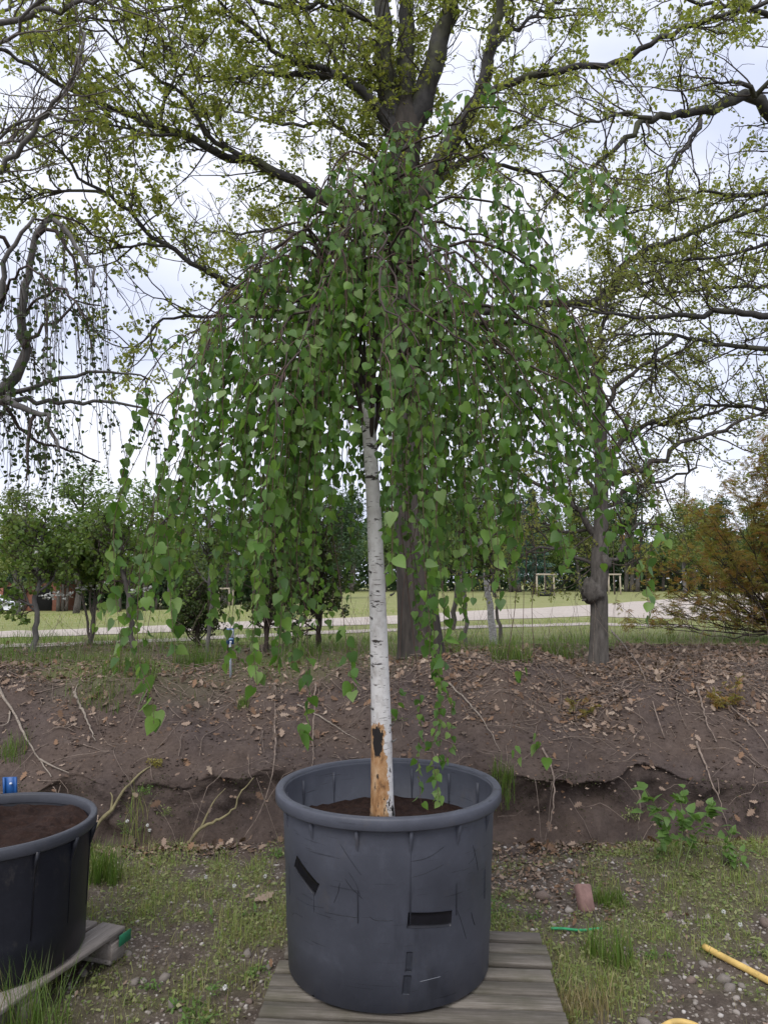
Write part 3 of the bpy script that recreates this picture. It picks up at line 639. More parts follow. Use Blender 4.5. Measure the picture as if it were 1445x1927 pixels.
# pollarded tree right of the oak
QY = 7.5
qb = PY(1128, 1245, QY); qb[2] = H(qb[0], QY)
pol = thing('pollard_tree', qb, 'slim grey tree with a swollen pruning knob on its trunk', 'tree')
qp = [(1127, 1262), (1127, 1220), (1127, 1160), (1126, 1125), (1122, 1108), (1127, 1085), (1127, 1050), (1130, 980), (1131, 900), (1130, 820), (1127, 760), (1120, 690)]
P = PY(A_([p[0] for p in qp], float), A_([p[1] for p in qp], float), QY); P[0, 2] = qb[2] - .1
obj('trunk', trunk_geo(P, A_([40, 34, 32, 33, 35, 33, 33, 27, 25, 23, 18, 12]) / 2 / F * QY, 16, .09, 5, .06), M['bark_pollard'], pol, True)
kb = PY(1116, 1112, QY - .03)
def lump(c, r, seed, n=26):
    a = np.arange(n) * 2 * math.pi / n; b = np.linspace(-1.45, 1.45, 14); V = []
    for q in b:
        d_ = np.stack([np.cos(q) * np.cos(a), np.cos(q) * np.sin(a), np.sin(q) + 0 * a], 1); k = 1 + .22 * vnoise(d_[:, 0] * 3 + d_[:, 2] * 2, d_[:, 1] * 3 - d_[:, 2], 1, seed) + .1 * vnoise(d_[:, 0] * 8, d_[:, 2] * 8 + d_[:, 1] * 5, 1, seed + 1)
        V.append(c + d_ * k[:, None] * r)
    i_ = (np.arange(13) * n)[:, None]; j_ = np.arange(n)[None]; k_ = (j_ + 1) % n
    return np.concatenate(V), np.stack([i_ + j_, i_ + k_, i_ + n + k_, i_ + n + j_], -1).reshape(-1, 4), None
obj('pruning_knob', lump(kb, A_([.115, .11, .13]), 5), M['bark_pollard'], pol, True)
obj('pruning_knob', lump(PY(1136, 1060, QY - .05), A_([.07, .07, .08]), 8), M['bark_pollard'], pol, True)
for kx, ky, dx, dz in ((1103, 1128, -.05, -.01), (1102, 1112, -.045, .03)):
    q0 = PY(kx, ky, QY - .05); obj('branch_stub', tubes(A_([q0 + A_([.05, 0, 0]), q0, q0 + A_([dx, -.02, dz])]), A_([.018, .016, .008]), 7), M['bark_pollard'], pol, True)
QL = [
    ([(1127, 1010), (1113, 1000), (1080, 952), (1039, 928), (986, 899), (924, 874)], QY, 7.2, 13, 4),
    ([(1130, 910), (1146, 903), (1220, 874), (1286, 833), (1360, 808), (1445, 775)], QY, 7.0, 13, 5),
    ([(1128, 1070), (1155, 1055), (1172, 1030), (1190, 1000), (1230, 970)], QY, 7.7, 9, 4),
    ([(1130, 880), (1160, 840), (1220, 800), (1300, 790), (1390, 760)], QY, 8.0, 12, 4),
    ([(1130, 850), (1090, 800), (1040, 760), (980, 740), (920, 730)], QY, 7.9, 12, 4),
    ([(1127, 760), (1090, 690), (1050, 640), (1000, 600)], QY, 7.2, 12, 4),
    ([(1122, 700), (1130, 620), (1150, 560), (1180, 500)], QY, 7.6, 11, 4),
    ([(1127, 780), (1170, 720), (1230, 680), (1300, 650)], QY, 7.3, 11, 4),
    ([(1130, 940), (1080, 880), (1010, 850), (960, 810)], QY, 8.3, 10, 4),
    ([(1130, 960), (1190, 920), (1250, 905), (1310, 880)], QY, 8.3, 9, 4),
    ([(1127, 1080), (1080, 1050), (1030, 1030), (990, 1040), (950, 1070)], QY, 7.8, 8, 3),
    ([(1130, 990), (1070, 1000), (1020, 985), (970, 1000)], QY, 8.0, 8, 3),
]
qlimbs = [trace(*a, seed=90 + i, wob=.022) for i, a in enumerate(QL)]
for P, R in qlimbs: obj('limb', tubes(P, R, 7), M['bark_pollard'], pol, True)
pol_keep = gaps([(1000, 800, 50, 30), (1290, 900, 50, 25), (1080, 860, 40, 25)])
tw, lf = crown_growth(qlimbs, rg, 4, (.3, .85), 5, (.12, .35), 3, (.04, .11), (.024, .048), YOUNG_OAK, 3, .02, .4, pol_keep)
tag(obj('twigs', tw, M['twig_oak'], pol), kind='stuff'); tag(obj('crown', lf, M['oak_leaf_far'], pol), kind='stuff')

# pale bare tree at the upper left, trunk outside the picture
BY = 6.3
bb = A_([PY(-420, 1200, BY)[0], BY, 0]); bb[2] = H(bb[0], BY)
bare = thing('bare_tree', bb, 'pale grey nearly leafless tree reaching in above the small-leaved weeping tree', 'tree')
bp = [(-420, 1230), (-415, 900), (-400, 600), (-380, 400), (-370, 200), (-350, 0)]
P = PY(A_([p[0] for p in bp], float), A_([p[1] for p in bp], float), BY); P[0, 2] = bb[2] - .1
obj('trunk', trunk_geo(P, A_([70, 60, 54, 46, 36, 26]) / 2 / F * BY, seed=14), M['grey_bark'], bare, True)
BL = [
    ([(-400, 560), (-250, 440), (-100, 380), (0, 315), (25, 294), (75, 229), (120, 169), (145, 120), (160, 60)], BY, 5.5, 22, 6),
    ([(-370, 250), (-200, 120), (-80, 70), (0, 47), (65, 30), (125, 15), (175, 2), (240, -20)], BY, 5.6, 22, 7),
    ([(-380, 360), (-200, 290), (-60, 270), (0, 266), (40, 265), (85, 252), (120, 240)], BY, 5.8, 14, 4),
    ([(-390, 440), (-200, 350), (-60, 290), (0, 260), (50, 225), (100, 220), (150, 225)], BY, 5.2, 12, 4),
    ([(-375, 300), (-200, 200), (-80, 120), (0, 80), (40, 40), (90, -20)], BY, 5.3, 14, 6),
    ([(-385, 400), (-200, 180), (-80, 100), (10, 10), (60, -50)], BY, 6.8, 14, 6),
]
blimbs = [trace(*a, seed=130 + i) for i, a in enumerate(BL)]
for P, R in blimbs: obj('limb', tubes(P, R, 7), M['grey_bark'], bare, True)
tw, lf = crown_growth(blimbs, rg, 3, (.3, .9), 4, (.12, .4), 2, (.05, .12), (.02, .04), YOUNG_OAK, 1, .03, .5, lambda p: rng.random(len(p)) < .55, ar1=(.4, .9))
tag(obj('twigs', tw, M['twig_grey'], bare), kind='stuff'); tag(obj('crown', lf, M['oak_leaf_far'], bare), kind='stuff')

# ------------------------------------------------------------------ pallets
def pallet(name, c, rot, lx, ly, nb, bw, m, label, thick=.022, ends=None):
    t = thing(name, (c[0], c[1], 0), label, 'pallet'); cs, sn = math.cos(rot), math.sin(rot)
    def W(u, v): return (c[0] + u * cs - v * sn, c[1] + u * sn + v * cs)
    rg_ = np.random.default_rng(nb * 13)
    vs = np.linspace(-ly / 2 + bw / 2, ly / 2 - bw / 2, nb)
    def piece(nm, u, v, z, s):
        x, y = W(u, v); g = box((0, 0, 0), s, 0, .003)
        V = g[0].copy()
        V += .0015 * np.stack([0 * V[:, 0], vnoise(V[:, 0] * 9, V[:, 2] * 50 + u, 1, 3), vnoise(V[:, 0] * 9 + v, V[:, 1] * 20, 1, 4)], 1)
        o = obj(nm, (V + A_([c[0], c[1], 0]), g[1], g[2]), m, t); o.location = (x - c[0], y - c[1], z); o.rotation_euler = (0, 0, rot); return o
    for i, v in enumerate(vs):
        o = piece('board', rg_.uniform(-.008, .008), v + rg_.uniform(-.01, .01), .144 - thick / 2 + rg_.uniform(-.003, .001), (lx, bw * rg_.uniform(.9, 1.04), thick))
        o.rotation_euler = (rg_.uniform(-.008, .008), rg_.uniform(-.002, .002), rot + rg_.uniform(-.006, .006))
    for u in (-lx / 2 + .06, 0, lx / 2 - .06):
        piece('stringer', u, 0, .144 - thick * 1.5 - .003, (.1, ly - .02, thick))
        for v in (-ly / 2 + .07, 0, ly / 2 - .07): piece('block', u, v, .061, (.095, .14, .073))
        piece('bottom_board', u, 0, .0145, (.1, ly - .01, thick))
    return t
pm = pallet('pallet', (.115, 3.13), math.radians(-4), 1.18, 1.2, 11, .087, M['wood'], 'weathered grey-brown wooden pallet under the grey birch pot')
LROT = math.radians(90 - 18.4)
d_, e_ = A_([math.cos(LROT), math.sin(LROT)]), A_([-math.sin(LROT), math.cos(LROT)])
lc = A_([-1.235, 3.755]) - d_ * .6 + e_ * .42
pl = pallet('pallet', lc, LROT, 1.2, .82, 5, .142, M['wood_pale'], 'pale grey wooden pallet with a green plastic corner under the black pot')
gp = A_([*(A_([-1.235, 3.755]) - d_ * .03 - e_ * .003), .10])
g = box(gp, (.085, .006, .05), LROT, .002); obj('plastic_wrap', g, M['green_plastic'], pl)

# ------------------------------------------------------------------ pots
PC = A_([.02, 3.43, .144])
def pot(name, c, prof_out, rim, m, mr, label, S=128, ribs=14, rib0=0., wob=None):
    t = thing(name, c, label, 'plant pot')
    obj('wall', lathe(prof_out, c, S, wob), m, t, True)
    obj('rim', lathe(rim, c, S, wob), mr, t, True)
    zt = rim[0][1]
    for i in range(ribs):
        a = rib0 + i * 2 * math.pi / ribs; r = A_([math.cos(a), math.sin(a)]); q = A_([-math.sin(a), math.cos(a)])
        prof = [(zt + .004, .030, .0062), (zt - .05, .017, .006), (zt - .085, .006, .0045), (zt - .10, .003, .003), (zt - .36, .0022, .0016)]
        V = []
        for z, dp, hw in prof:
            rr = np.interp(z, [p[1] for p in prof_out[:6]], [p[0] for p in prof_out[:6]])
            for rad, w_ in ((rr - .004, -hw), (rr + dp, -hw), (rr + dp, hw), (rr - .004, hw)):
                V.append([c[0] + r[0] * rad + q[0] * w_, c[1] + r[1] * rad + q[1] * w_, c[2] + z])
        Q = []
        for k in range(len(prof) - 1):
            for j in range(4): Q.append([k * 4 + j, k * 4 + (j + 1) % 4, k * 4 + 4 + (j + 1) % 4, k * 4 + 4 + j])
        Q += [[0, 3, 2, 1], [16, 17, 18, 19]]
        obj('rib', (A_(V), Q), m, t)
    return t
po = [(.437, 0.0), (.4445, .17), (.4475, .1745), (.4555, .46), (.4585, .4645), (.468, .715), (.462, .745), (.4615, .73), (.455, .50), (.0, .50)]
po = [(.40, .0), (.436, .012)] + po[1:]
wob = lambda a: .004 * np.sin(2 * a + .7) + .002 * np.sin(5 * a)
rimp = [(.467, .703), (.497, .700), (.5015, .706), (.502, .742), (.497, .7505), (.487, .752), (.470, .7505), (.4635, .744), (.461, .70)]
grey = pot('plant_pot', PC, po, rimp, M['pot_grey'], M['pot_grey'], 'large scuffed grey plastic pot with black tape strips, holding the white-stemmed birch', rib0=math.radians(-90 - 15.4), wob=wob)
def on_pot(a, z, off):
    rr = np.interp(z, [p[1] for p in po[:7]], [p[0] for p in po[:7]]) * (1 + wob(a)) + off
    return np.stack([PC[0] + rr * np.cos(a), PC[1] + rr * np.sin(a), PC[2] + z], -1)
def pot_hit(px, py):                                      # pixel -> (angle, height) on the pot wall
    r = ray(px, py); best = None
    for t_ in np.linspace(2.4, 3.7, 4000):
        p = CP + r * t_
        if math.hypot(p[0] - PC[0], p[1] - PC[1]) < np.interp(p[2] - PC[2], [q[1] for q in po[:7]], [q[0] for q in po[:7]]) + .001:
            return math.atan2(p[1] - PC[1], p[0] - PC[0]) % (2 * math.pi), p[2] - PC[2]
def tape(p0, p1, wd, n=14):
    a0, a1 = A_(pot_hit(*p0)), A_(pot_hit(*p1)); d = a1 - a0; R_ = .455
    dv = A_([d[0] * R_, d[1]]); dv /= np.linalg.norm(dv); nv = A_([-dv[1], dv[0]])
    s = np.linspace(0, 1, n)[:, None]; f = np.linspace(-.5, .5, 5)[None]
    jag = 0.004 * vnoise(f * 9 + 0 * s, s * 0, .5, 3) * ((s == 0) | (s == 1))
    A = a0[0] + s * d[0] + (f * wd * nv[0] + jag) / R_; Zt = a0[1] + s * d[1] + f * wd * nv[1]
    Va = on_pot(A, Zt, .0022); Vb = on_pot(A, Zt, -.003); V = np.concatenate([Va.reshape(-1, 3), Vb.reshape(-1, 3)]); k = n * 5
    i = (np.arange(n - 1) * 5)[:, None]; j = np.arange(4)[None]
    Q = np.stack([i + j, i + j + 1, i + j + 6, i + j + 5], -1).reshape(-1, 4)
    rim_ = [i_ for i_ in range(5)] + [5 * i_ + 4 for i_ in range(1, n)] + [5 * (n - 1) + j_ for j_ in range(3, -1, -1)] + [5 * i_ for i_ in range(n - 2, 0, -1)]
    Q2 = [[rim_[x], rim_[(x + 1) % len(rim_)], rim_[(x + 1) % len(rim_)] + k, rim_[x] + k] for x in range(len(rim_))]
    return V, np.concatenate([Q, A_(Q2)]), None
obj('tape_strip', tape((557, 1620), (597, 1674), .058), M['tape'], grey, True)
obj('tape_strip', tape((767, 1732), (849, 1728), .058), M['tape'], grey, True)
M['pot_stain'] = plain('pot_stain', (.026, .029, .038), .45, .3, 30); M['scratch'] = plain('scratch', (.018, .02, .026), .5, .3, 30); M['scratch_pale'] = plain('scratch_pale', (.17, .18, .2), .6, .2, 30)
obj('glue_residue', tape((771, 1792), (768, 1830), .024), M['pot_stain'], grey, True); obj('glue_residue', tape((767, 1836), (763, 1872), .03), M['pot_stain'], grey, True)
for pth, rr_, mm_ in (([(640, 1588), (655, 1612), (680, 1648)], .0011, 'scratch'), ([(648, 1652), (662, 1672), (682, 1692)], .0016, 'scratch'), ([(655, 1640), (670, 1664), (678, 1688)], .001, 'scratch'), ([(772, 1622), (806, 1614), (838, 1592)], .0014, 'scratch'),
                      ([(775, 1652), (806, 1642), (836, 1626)], .001, 'scratch'), ([(856, 1702), (866, 1728), (878, 1768)], .0012, 'scratch'), ([(612, 1716), (640, 1722), (675, 1727)], .0016, 'scratch'), ([(560, 1690), (580, 1702), (610, 1708)], .001, 'scratch'),
                      ([(694, 1724), (706, 1732), (740, 1733)], .0012, 'scratch'), ([(890, 1590), (897, 1620), (900, 1640)], .0014, 'scratch'), ([(882, 1626), (892, 1614), (894, 1596)], .001, 'scratch'), ([(887, 1716), (890, 1730), (894, 1742)], .0022, 'scratch'),
                      ([(790, 1848), (815, 1842), (830, 1838)], .0012, 'scratch_pale'), ([(550, 1722), (556, 1718), (570, 1726)], .001, 'scratch'), ([(628, 1700), (636, 1680), (640, 1660)], .0012, 'scratch')):
    hh = A_([pot_hit(*q) for q in pth]); hh = resample(hh, n=14); P3_ = on_pot(hh[:, 0], hh[:, 1], 0.0); obj('scratch', tubes(P3_, np.concatenate([[.0003], np.full(12, rr_), [.0003]]), 5), M[mm_], grey)
def disc_on_pot(px, py, r, off=.0025):
    a, z = pot_hit(px, py); k = np.arange(12) * math.pi / 6
    V = np.concatenate([on_pot(A_([a]), A_([z]), off), on_pot(a + r * np.cos(k) / .45, z + r * np.sin(k), off), on_pot(a + r * np.cos(k) / .45, z + r * np.sin(k), -.004)])
    T = [[0, 1 + i, 1 + (i + 1) % 12] for i in range(12)]; Q = [[1 + i, 1 + (i + 1) % 12, 13 + (i + 1) % 12, 13 + i] for i in range(12)]
    return V, Q, T
obj('drain_hole', disc_on_pot(823, 1908, .0085), M['hole'], grey); obj('drain_hole', disc_on_pot(590, 1874, .005), M['hole'], grey)

LC = A_([-1.79, 3.50, .144])
pl_o = [(.385, .0), (.415, .012), (.418, .16), (.421, .30), (.425, .44), (.428, .535), (.424, .565), (.422, .55), (.415, .46), (.0, .46)]
pl_r = [(.426, .528), (.444, .524), (.449, .53), (.449, .566), (.445, .573), (.436, .5745), (.424, .573), (.4185, .567), (.417, .53)]
blackpot = pot('plant_pot', LC, pl_o, pl_r, M['pot_black'], M['pot_rim_dark'], 'round black plastic pot filled to the rim with brown soil', ribs=14, rib0=.2)

def soil(name, c, r, z, mound, label, seed):
    nr, S = 26, 72; V = [[c[0], c[1], c[2] + z + mound]]
    for i in range(1, nr + 1):
        rr = r * i / nr; a = np.arange(S) * 2 * math.pi / S; x, y = c[0] + rr * np.cos(a), c[1] + rr * np.sin(a)
        h = c[2] + z + mound * (1 - (i / nr) ** 2) + (.016 * vnoise(x, y, .05, seed) + .022 * vnoise(x, y, .13, seed + 1) + .008 * vnoise(x, y, .02, seed + 2)) * min(1, (nr - i) / 3 + .4)
        V += list(np.stack([x, y, h], 1))
    T = [[0, 1 + j, 1 + (j + 1) % S] for j in range(S)]; Q = []
    for i in range(nr - 1):
        for j in range(S): a = 1 + i * S; Q.append([a + j, a + S + j, a + S + (j + 1) % S, a + (j + 1) % S])
    o = obj(name, (A_(V), Q, T), M['potsoil'], None, False); single(o, c + A_([0, 0, z]))
    return tag(o, label, 'soil', None, 'stuff')
soil('potting_soil', PC, .4585, .565, .03, 'dark brown soil round the birch stem inside the grey pot', 60)
soil('potting_soil', LC, .4175, .525, .02, 'dark reddish-brown soil filling the black pot', 70)

# ------------------------------------------------------------------ the weeping birch
rg = np.random.default_rng(21)
B0 = PY(721, 1528, 3.40)
birch = thing('birch_tree', B0, 'weeping birch with white stem and hanging green leaves growing in the grey pot', 'tree')
bt = [(721, 1540), (720, 1500), (719, 1440), (718, 1380), (715, 1280), (711, 1150), (706, 1020), (700, 900), (695, 820), (692, 760), (680, 715), (660, 680), (648, 655), (642, 620), (660, 570), (672, 530), (690, 450), (720, 350), (755, 285), (785, 246)]
P = PY(A_([p[0] for p in bt], float), A_([p[1] for p in bt], float), np.concatenate([np.full(10, 3.42), 3.42 + .04 * np.sin(np.arange(10))]))
wd = A_([45, 41, 39, 37, 34, 31, 28, 26, 26, 30, 22, 19, 18, 16, 14, 12, 9, 7, 5, 3]) / 2 / F * 3.42
g = trunk_geo(P[:10], wd[:10], 20, .05, 33, .04); obj('trunk', g, M['birch_bark'], birch, True)
leader = resample(np.concatenate([P[9:], wd[9:, None]], 1), .05)
obj('leader', tubes(leader[:, :3], leader[:, 3], 8), M['grey_bark'], birch, True)
# curls of peeling bark and branch collars on the stem
for (qx, qy, s_) in ((735, 1120, 1), (703, 1165, -1), (706, 1255, -1), (704, 1335, -1), (733, 1365, 1), (700, 1078, -1), (738, 1395, 1), (702, 1235, -1)):
    p0 = PY(qx, qy, 3.40); pp = A_([p0, p0 + A_([s_ * .012, -.012, .006]), p0 + A_([s_ * .02, -.012, .016])]); obj('bark_curl', tubes(resample(pp, n=5), A_([.006, .005, .004, .003, .001]), 6), M['grey_bark'], birch, True)
axis = lambda z: A_([np.interp(z, P[:, 2], P[:, 0]), np.interp(z, P[:, 2], P[:, 1])])
DR = A_([0, .1, .35, .71, .92, 1.1, 1.27, 1.5]); DZ = A_([4.0, 3.9, 3.42, 2.96, 2.8, 2.6, 2.36, 2.1])
blimbs2, azs = [], []
nl = 50
for i in range(nl):
    az = (i * 2.399963) % (2 * math.pi) + rg.uniform(-.2, .2)
    lev = (i + .5) / nl
    z0 = 2.38 + 1.3 * lev ** 1.5; r2 = (1.36 - .98 * lev ** 1.9) * rg.uniform(.68, 1.1)
    if math.sin(az) < 0: r2 *= .88                          # a little shallower towards the camera
    a0 = axis(z0); n = 13; q = np.linspace(0, 1, n); r = r2 * q ** .95
    zt = np.interp(r, DR, DZ) - rg.uniform(-.08, .42) * (1 - .6 * lev)
    z = z0 + (zt - z0) * np.clip(q * 2.3, 0, 1) ** .8
    z = np.where(q > .75, z - .25 * ((q - .75) / .25) ** 2 * .5, z)
    azz = az + np.cumsum(rg.normal(size=n) * .06)
    pts = np.stack([a0[0] + r * np.cos(azz), a0[1] + r * np.sin(azz), z], 1); pts[1:] += rg.normal(size=(n - 1, 3)) * .018
    pts = resample(pts, n=22); rd = np.linspace(.0115 - .006 * lev, .0022, 22)
    blimbs2.append((pts, rd)); azs.append(az)
# limbs that can be traced in the photograph
for px_, y0, y1, w0, w1 in (
    ([(692, 762), (660, 655), (600, 620), (540, 590), (480, 578), (430, 590), (395, 635), (372, 700)], 3.42, 3.15, 13, 4),
    ([(692, 775), (620, 745), (540, 755), (460, 800), (385, 870), (330, 950), (300, 1010)], 3.42, 3.3, 10, 3),
    ([(650, 655), (636, 602), (640, 573), (626, 572), (612, 500), (580, 452), (550, 470), (530, 530)], 3.42, 3.2, 11, 3),
    ([(692, 765), (760, 660), (830, 585), (880, 570), (965, 593), (1040, 650), (1090, 730)], 3.42, 3.3, 12, 3),
    ([(692, 770), (790, 680), (900, 610), (1010, 615), (1090, 670), (1160, 780), (1205, 860), (1235, 920)], 3.42, 3.6, 12, 3),
    ([(755, 285), (800, 262), (850, 235), (895, 203), (960, 205), (1010, 235), (1070, 290), (1125, 325), (1142, 375)], 3.42, 3.05, 5, 2),
    ([(850, 235), (880, 200), (898, 165), (905, 145), (912, 160)], 3.3, 3.2, 4, 2),
    ([(700, 450), (790, 395), (880, 372), (970, 400), (1040, 470)], 3.42, 3.5, 7, 2.5),
    ([(722, 350), (800, 305), (880, 290), (950, 325), (1000, 395)], 3.42, 3.2, 6, 2),
    ([(665, 560), (780, 490), (890, 455), (990, 490), (1065, 575), (1105, 650)], 3.42, 3.1, 9, 2.5),
    ([(722, 350), (690, 300), (655, 290), (620, 330), (590, 400)], 3.42, 3.3, 6, 2),
    ([(690, 450), (760, 420), (860, 430), (960, 470), (1030, 550)], 3.42, 3.9, 7, 2)):
    Pq, Rq = trace(px_, y0, y1, w0, w1, .06, .008, 3); q4 = resample(np.concatenate([Pq, Rq[:, None]], 1), n=22); blimbs2.append((q4[:, :3], q4[:, 3])); azs.append(0)
for Pq, Rq in blimbs2: obj('branch', tubes(Pq, Rq, 6), M['twig_dark'], birch, True)
BPX = A_([150, 215, 240, 290, 335, 395, 435, 480, 530, 590, 650, 690, 730, 790, 850, 920, 985, 1060, 1130, 1200, 1240, 1285, 1320])
BPY = A_([1000, 1150, 1230, 1290, 1220, 1110, 1080, 1180, 1230, 1215, 1195, 1030, 1060, 1215, 1150, 1150, 1090, 960, 1000, 1010, 960, 930, 850])
def target_z(x, y):
    px, py, d = proj(np.stack([x, y, 0 * x + 2.3], -1)); yb = np.interp(px, BPX, BPY)
    return PY(px, yb, y)[..., 2]
S0, SD, SW = [], [], []
for k, (Pq, Rq) in enumerate(blimbs2):
    traced = k >= nl; spur = k in (nl + 5, nl + 6)
    m = 4 if k == nl + 6 else (9 if spur else 8 if traced else rg.integers(4, 7)); t = rg.uniform(.45 if spur else .1, 1, m) ** (.75); f = t * 21; i = np.minimum(f.astype(int), 20); f = (f - i)[:, None]
    p = Pq[i] * (1 - f) + Pq[i + 1] * f; tan = unit(Pq[i + 1] - Pq[i])
    rad_ = p - A_([.0, 3.42, 0]); rad_[:, 2] = 0; S0.append(p); d = tan + .5 * unit(rad_) + .75 * rg.normal(size=p.shape) * A_([1, 1, .35]); SD.append(unit(d)); SW.append(np.where(spur, .3, 1.0) * np.ones(m))
for k, (Pq, Rq) in enumerate(blimbs2[:nl + 5] + blimbs2[nl + 7:]):           # short leafy shoots standing off the upper side of each branch
    m = 5; i = rg.integers(6, 21, m); S0.append(Pq[i]); SD.append(unit(rg.normal(size=(m, 3)) + A_([0, 0, .8]))); SW.append(np.full(m, .5))
i = rg.integers(len(leader) // 3, len(leader), 75); S0.append(leader[i, :3]); SD.append(unit(rg.normal(size=(75, 3)) + A_([0, -.1, .5]))); SW.append(np.full(75, .7))
S0, SD, SW = np.concatenate(S0), np.concatenate(SD), np.concatenate(SW)
tz = target_z(S0[:, 0], S0[:, 1]); room = np.maximum(S0[:, 2] - tz, .12)
ln = np.minimum(room * rg.uniform(.45, 1.06, len(S0)), rg.uniform(.5, 1.9, len(S0))); ln = np.clip(ln, .14, None)
ln = np.where(SW < .9, rg.uniform(.1, .34, len(S0)) * np.where(SW == .5, .55, np.where(SW == .7, 1.5, 1)), ln) + rg.uniform(.03, .12, len(S0))
def strands(S, D, ln, n=18, rg=rg, c=A_([0., 3.42]), k=.16):
    lean = np.zeros_like(S); lean[:, :2] = (S[:, :2] - c) * k
    m = len(S); Pn = np.zeros((m, n, 3)); Pn[:, 0] = S; d = D.copy(); st = (ln / (n - 1))[:, None]
    bend = np.clip(.06 / st, .12, 1.2) * 0 + np.clip(st / .07, .15, .9)
    for i in range(1, n):
        d = unit(d + bend * (A_([0, 0, -1.0]) + lean) + .1 * rg.normal(size=(m, 3)) * A_([1, 1, .2])); Pn[:, i] = Pn[:, i - 1] + d * st
    return Pn
ST = strands(S0, SD, ln); SR = np.linspace(.0022, .0009, 18)[None] * np.ones((len(ST), 1))
# long single strands traced in the photograph: path, distance, where leaves begin
EX = [([(560, 1010), (575, 1150), (580, 1260), (574, 1330), (560, 1392)], 2.75, .78, 1.0), ([(800, 900), (812, 1100), (820, 1250), (828, 1380), (822, 1460), (830, 1512)], 3.0, .2, .66),
      ([(806, 930), (800, 1150), (832, 1300), (812, 1400), (826, 1500)], 2.95, .45, .62), ([(770, 1000), (790, 1180), (840, 1290), (850, 1370), (838, 1440)], 3.05, .5, .62),
      ([(1000, 1000), (1000, 1150), (1010, 1290), (1012, 1385), (1022, 1425)], 3.0, .93, .85), ([(980, 980), (985, 1120), (980, 1280)], 3.0, .96, .7), ([(965, 1050), (955, 1250), (970, 1385), (975, 1425)], 3.05, .96, .7),
      ([(240, 900), (215, 1050), (225, 1180), (228, 1265)], 2.9, .5, 1.), ([(290, 960), (262, 1100), (262, 1240), (285, 1300), (290, 1362)], 2.6, .8, 1.05),
      ([(500, 900), (490, 1080), (478, 1200), (484, 1292)], 2.8, .55, .95), ([(620, 900), (640, 1100), (655, 1240), (664, 1310)], 2.8, .8, .95), ([(1215, 840), (1235, 960), (1215, 1080), (1222, 1165)], 3.1, .75, .9),
      ([(790, 900), (760, 1100), (752, 1250), (748, 1340)], 3.1, .93, .7), ([(330, 900), (320, 1080), (330, 1230)], 2.7, .5, 1.0), ([(520, 980), (530, 1130), (522, 1262)], 2.75, .7, .95), ([(790, 1320), (786, 1420), (792, 1515)], 3.2, .6, .62)]
extra = []
for path, y, t0, sc in EX:
    a = A_(path, float)
    up_ = A_([a[0, 0] * .6 + 700 * .4, a[0, 1] - 330]); a = np.concatenate([[up_], a]); q = resample(np.concatenate([PY(a[:, 0], a[:, 1], np.linspace(3.3, y, len(a)))], 1), n=30); extra.append((q, t0, sc))
EP = A_([e[0] for e in extra]); tw_all = join([tubes(ST, SR, 4, False), tubes(EP, np.linspace(.0024, .0009, 30)[None] * np.ones((len(EP), 1)), 4, False)])
# leaves along every strand
LP, LD, LS = [], [], []
for j in range(len(ST)):
    k = max(2, int(ln[j] / .033)); t = (np.arange(k) + rg.uniform(0, 1, k)) / k; t = t[t > .08]; f = t * 17; i = np.minimum(f.astype(int), 16); f = (f - i)[:, None]
    LP.append(ST[j, i] * (1 - f) + ST[j, i + 1] * f); LD.append(unit(ST[j, i + 1] - ST[j, i])); LS.append(rg.uniform(.026, .052, len(t)) * rg.uniform(.85, 1.15))
for q, t0, sc in extra:
    ll = np.linalg.norm(np.diff(q, axis=0), axis=1).sum() * (1 - t0); k = max(3, int(ll / (.024 if sc < .68 else .03))); t = t0 + (1 - t0) * (np.arange(k) + rg.uniform(.2, 1, k)) / (k + .2); f = t * 29; i = np.minimum(f.astype(int), 28); f = (f - i)[:, None]
    LP.append(q[i] * (1 - f) + q[i + 1] * f); LD.append(unit(q[i + 1] - q[i])); LS.append(rg.uniform(.045, .06, k) * sc)
LP, LD, LS = np.concatenate(LP), np.concatenate(LD), np.concatenate(LS)
m = len(LP); sid = rg.normal(size=(m, 3)) * A_([1, 1, .3]); sid = unit(sid)
pet = LS * rg.uniform(.25, .5, m); LB = LP + (sid * .8 + A_([0, 0, -.45])) * pet[:, None]
tip = unit(sid * .45 + A_([0, 0, -1.0]) + .28 * rg.normal(size=(m, 3))); nrm = unit(rg.normal(size=(m, 3)) * A_([1, 1, .5]) + sid * .5)
petg = tubes(np.stack([LP, LB], 1), np.full((m, 2), .0007), 3, False)
tag(obj('twigs', join([tw_all, petg]), M['twig_birch'], birch), kind='stuff')
px, py, dd = proj(LB); infr = (px > 0) & (px < 1445) & (py > 0) & (py < 1927)
face = np.abs((unit(np.cross(np.cross(tip, nrm), tip)) * unit(LB - CP)).sum(1)); score = np.where(infr, LS / dd * np.sqrt(face), 0)
big = np.argsort(-score)[:300]; rest = np.setdiff1d(np.arange(m), big)
curled = [leaf_template([(.22, -.07), (.42, .07), (.46, .26), (.36, .5), (.18, .76)], [0, .3, .6, 1.0], fo, cu) for fo, cu in ((.16, .2), (.5, .42), (-.2, -.12), (.3, .05))]
tag(obj('foliage', join([scatter(curled[q], LB[rest[q::4]], tip[rest[q::4]], nrm[rest[q::4]], LS[rest[q::4]], rg.uniform(.78, 1.1, len(rest[q::4]))) for q in range(4)]), M['birch_leaf'], birch), kind='stuff')
lm = mesh('leaf', BIRCH_LEAF[0], None, BIRCH_LEAF[1]); lm.materials.append(M['birch_leaf'])
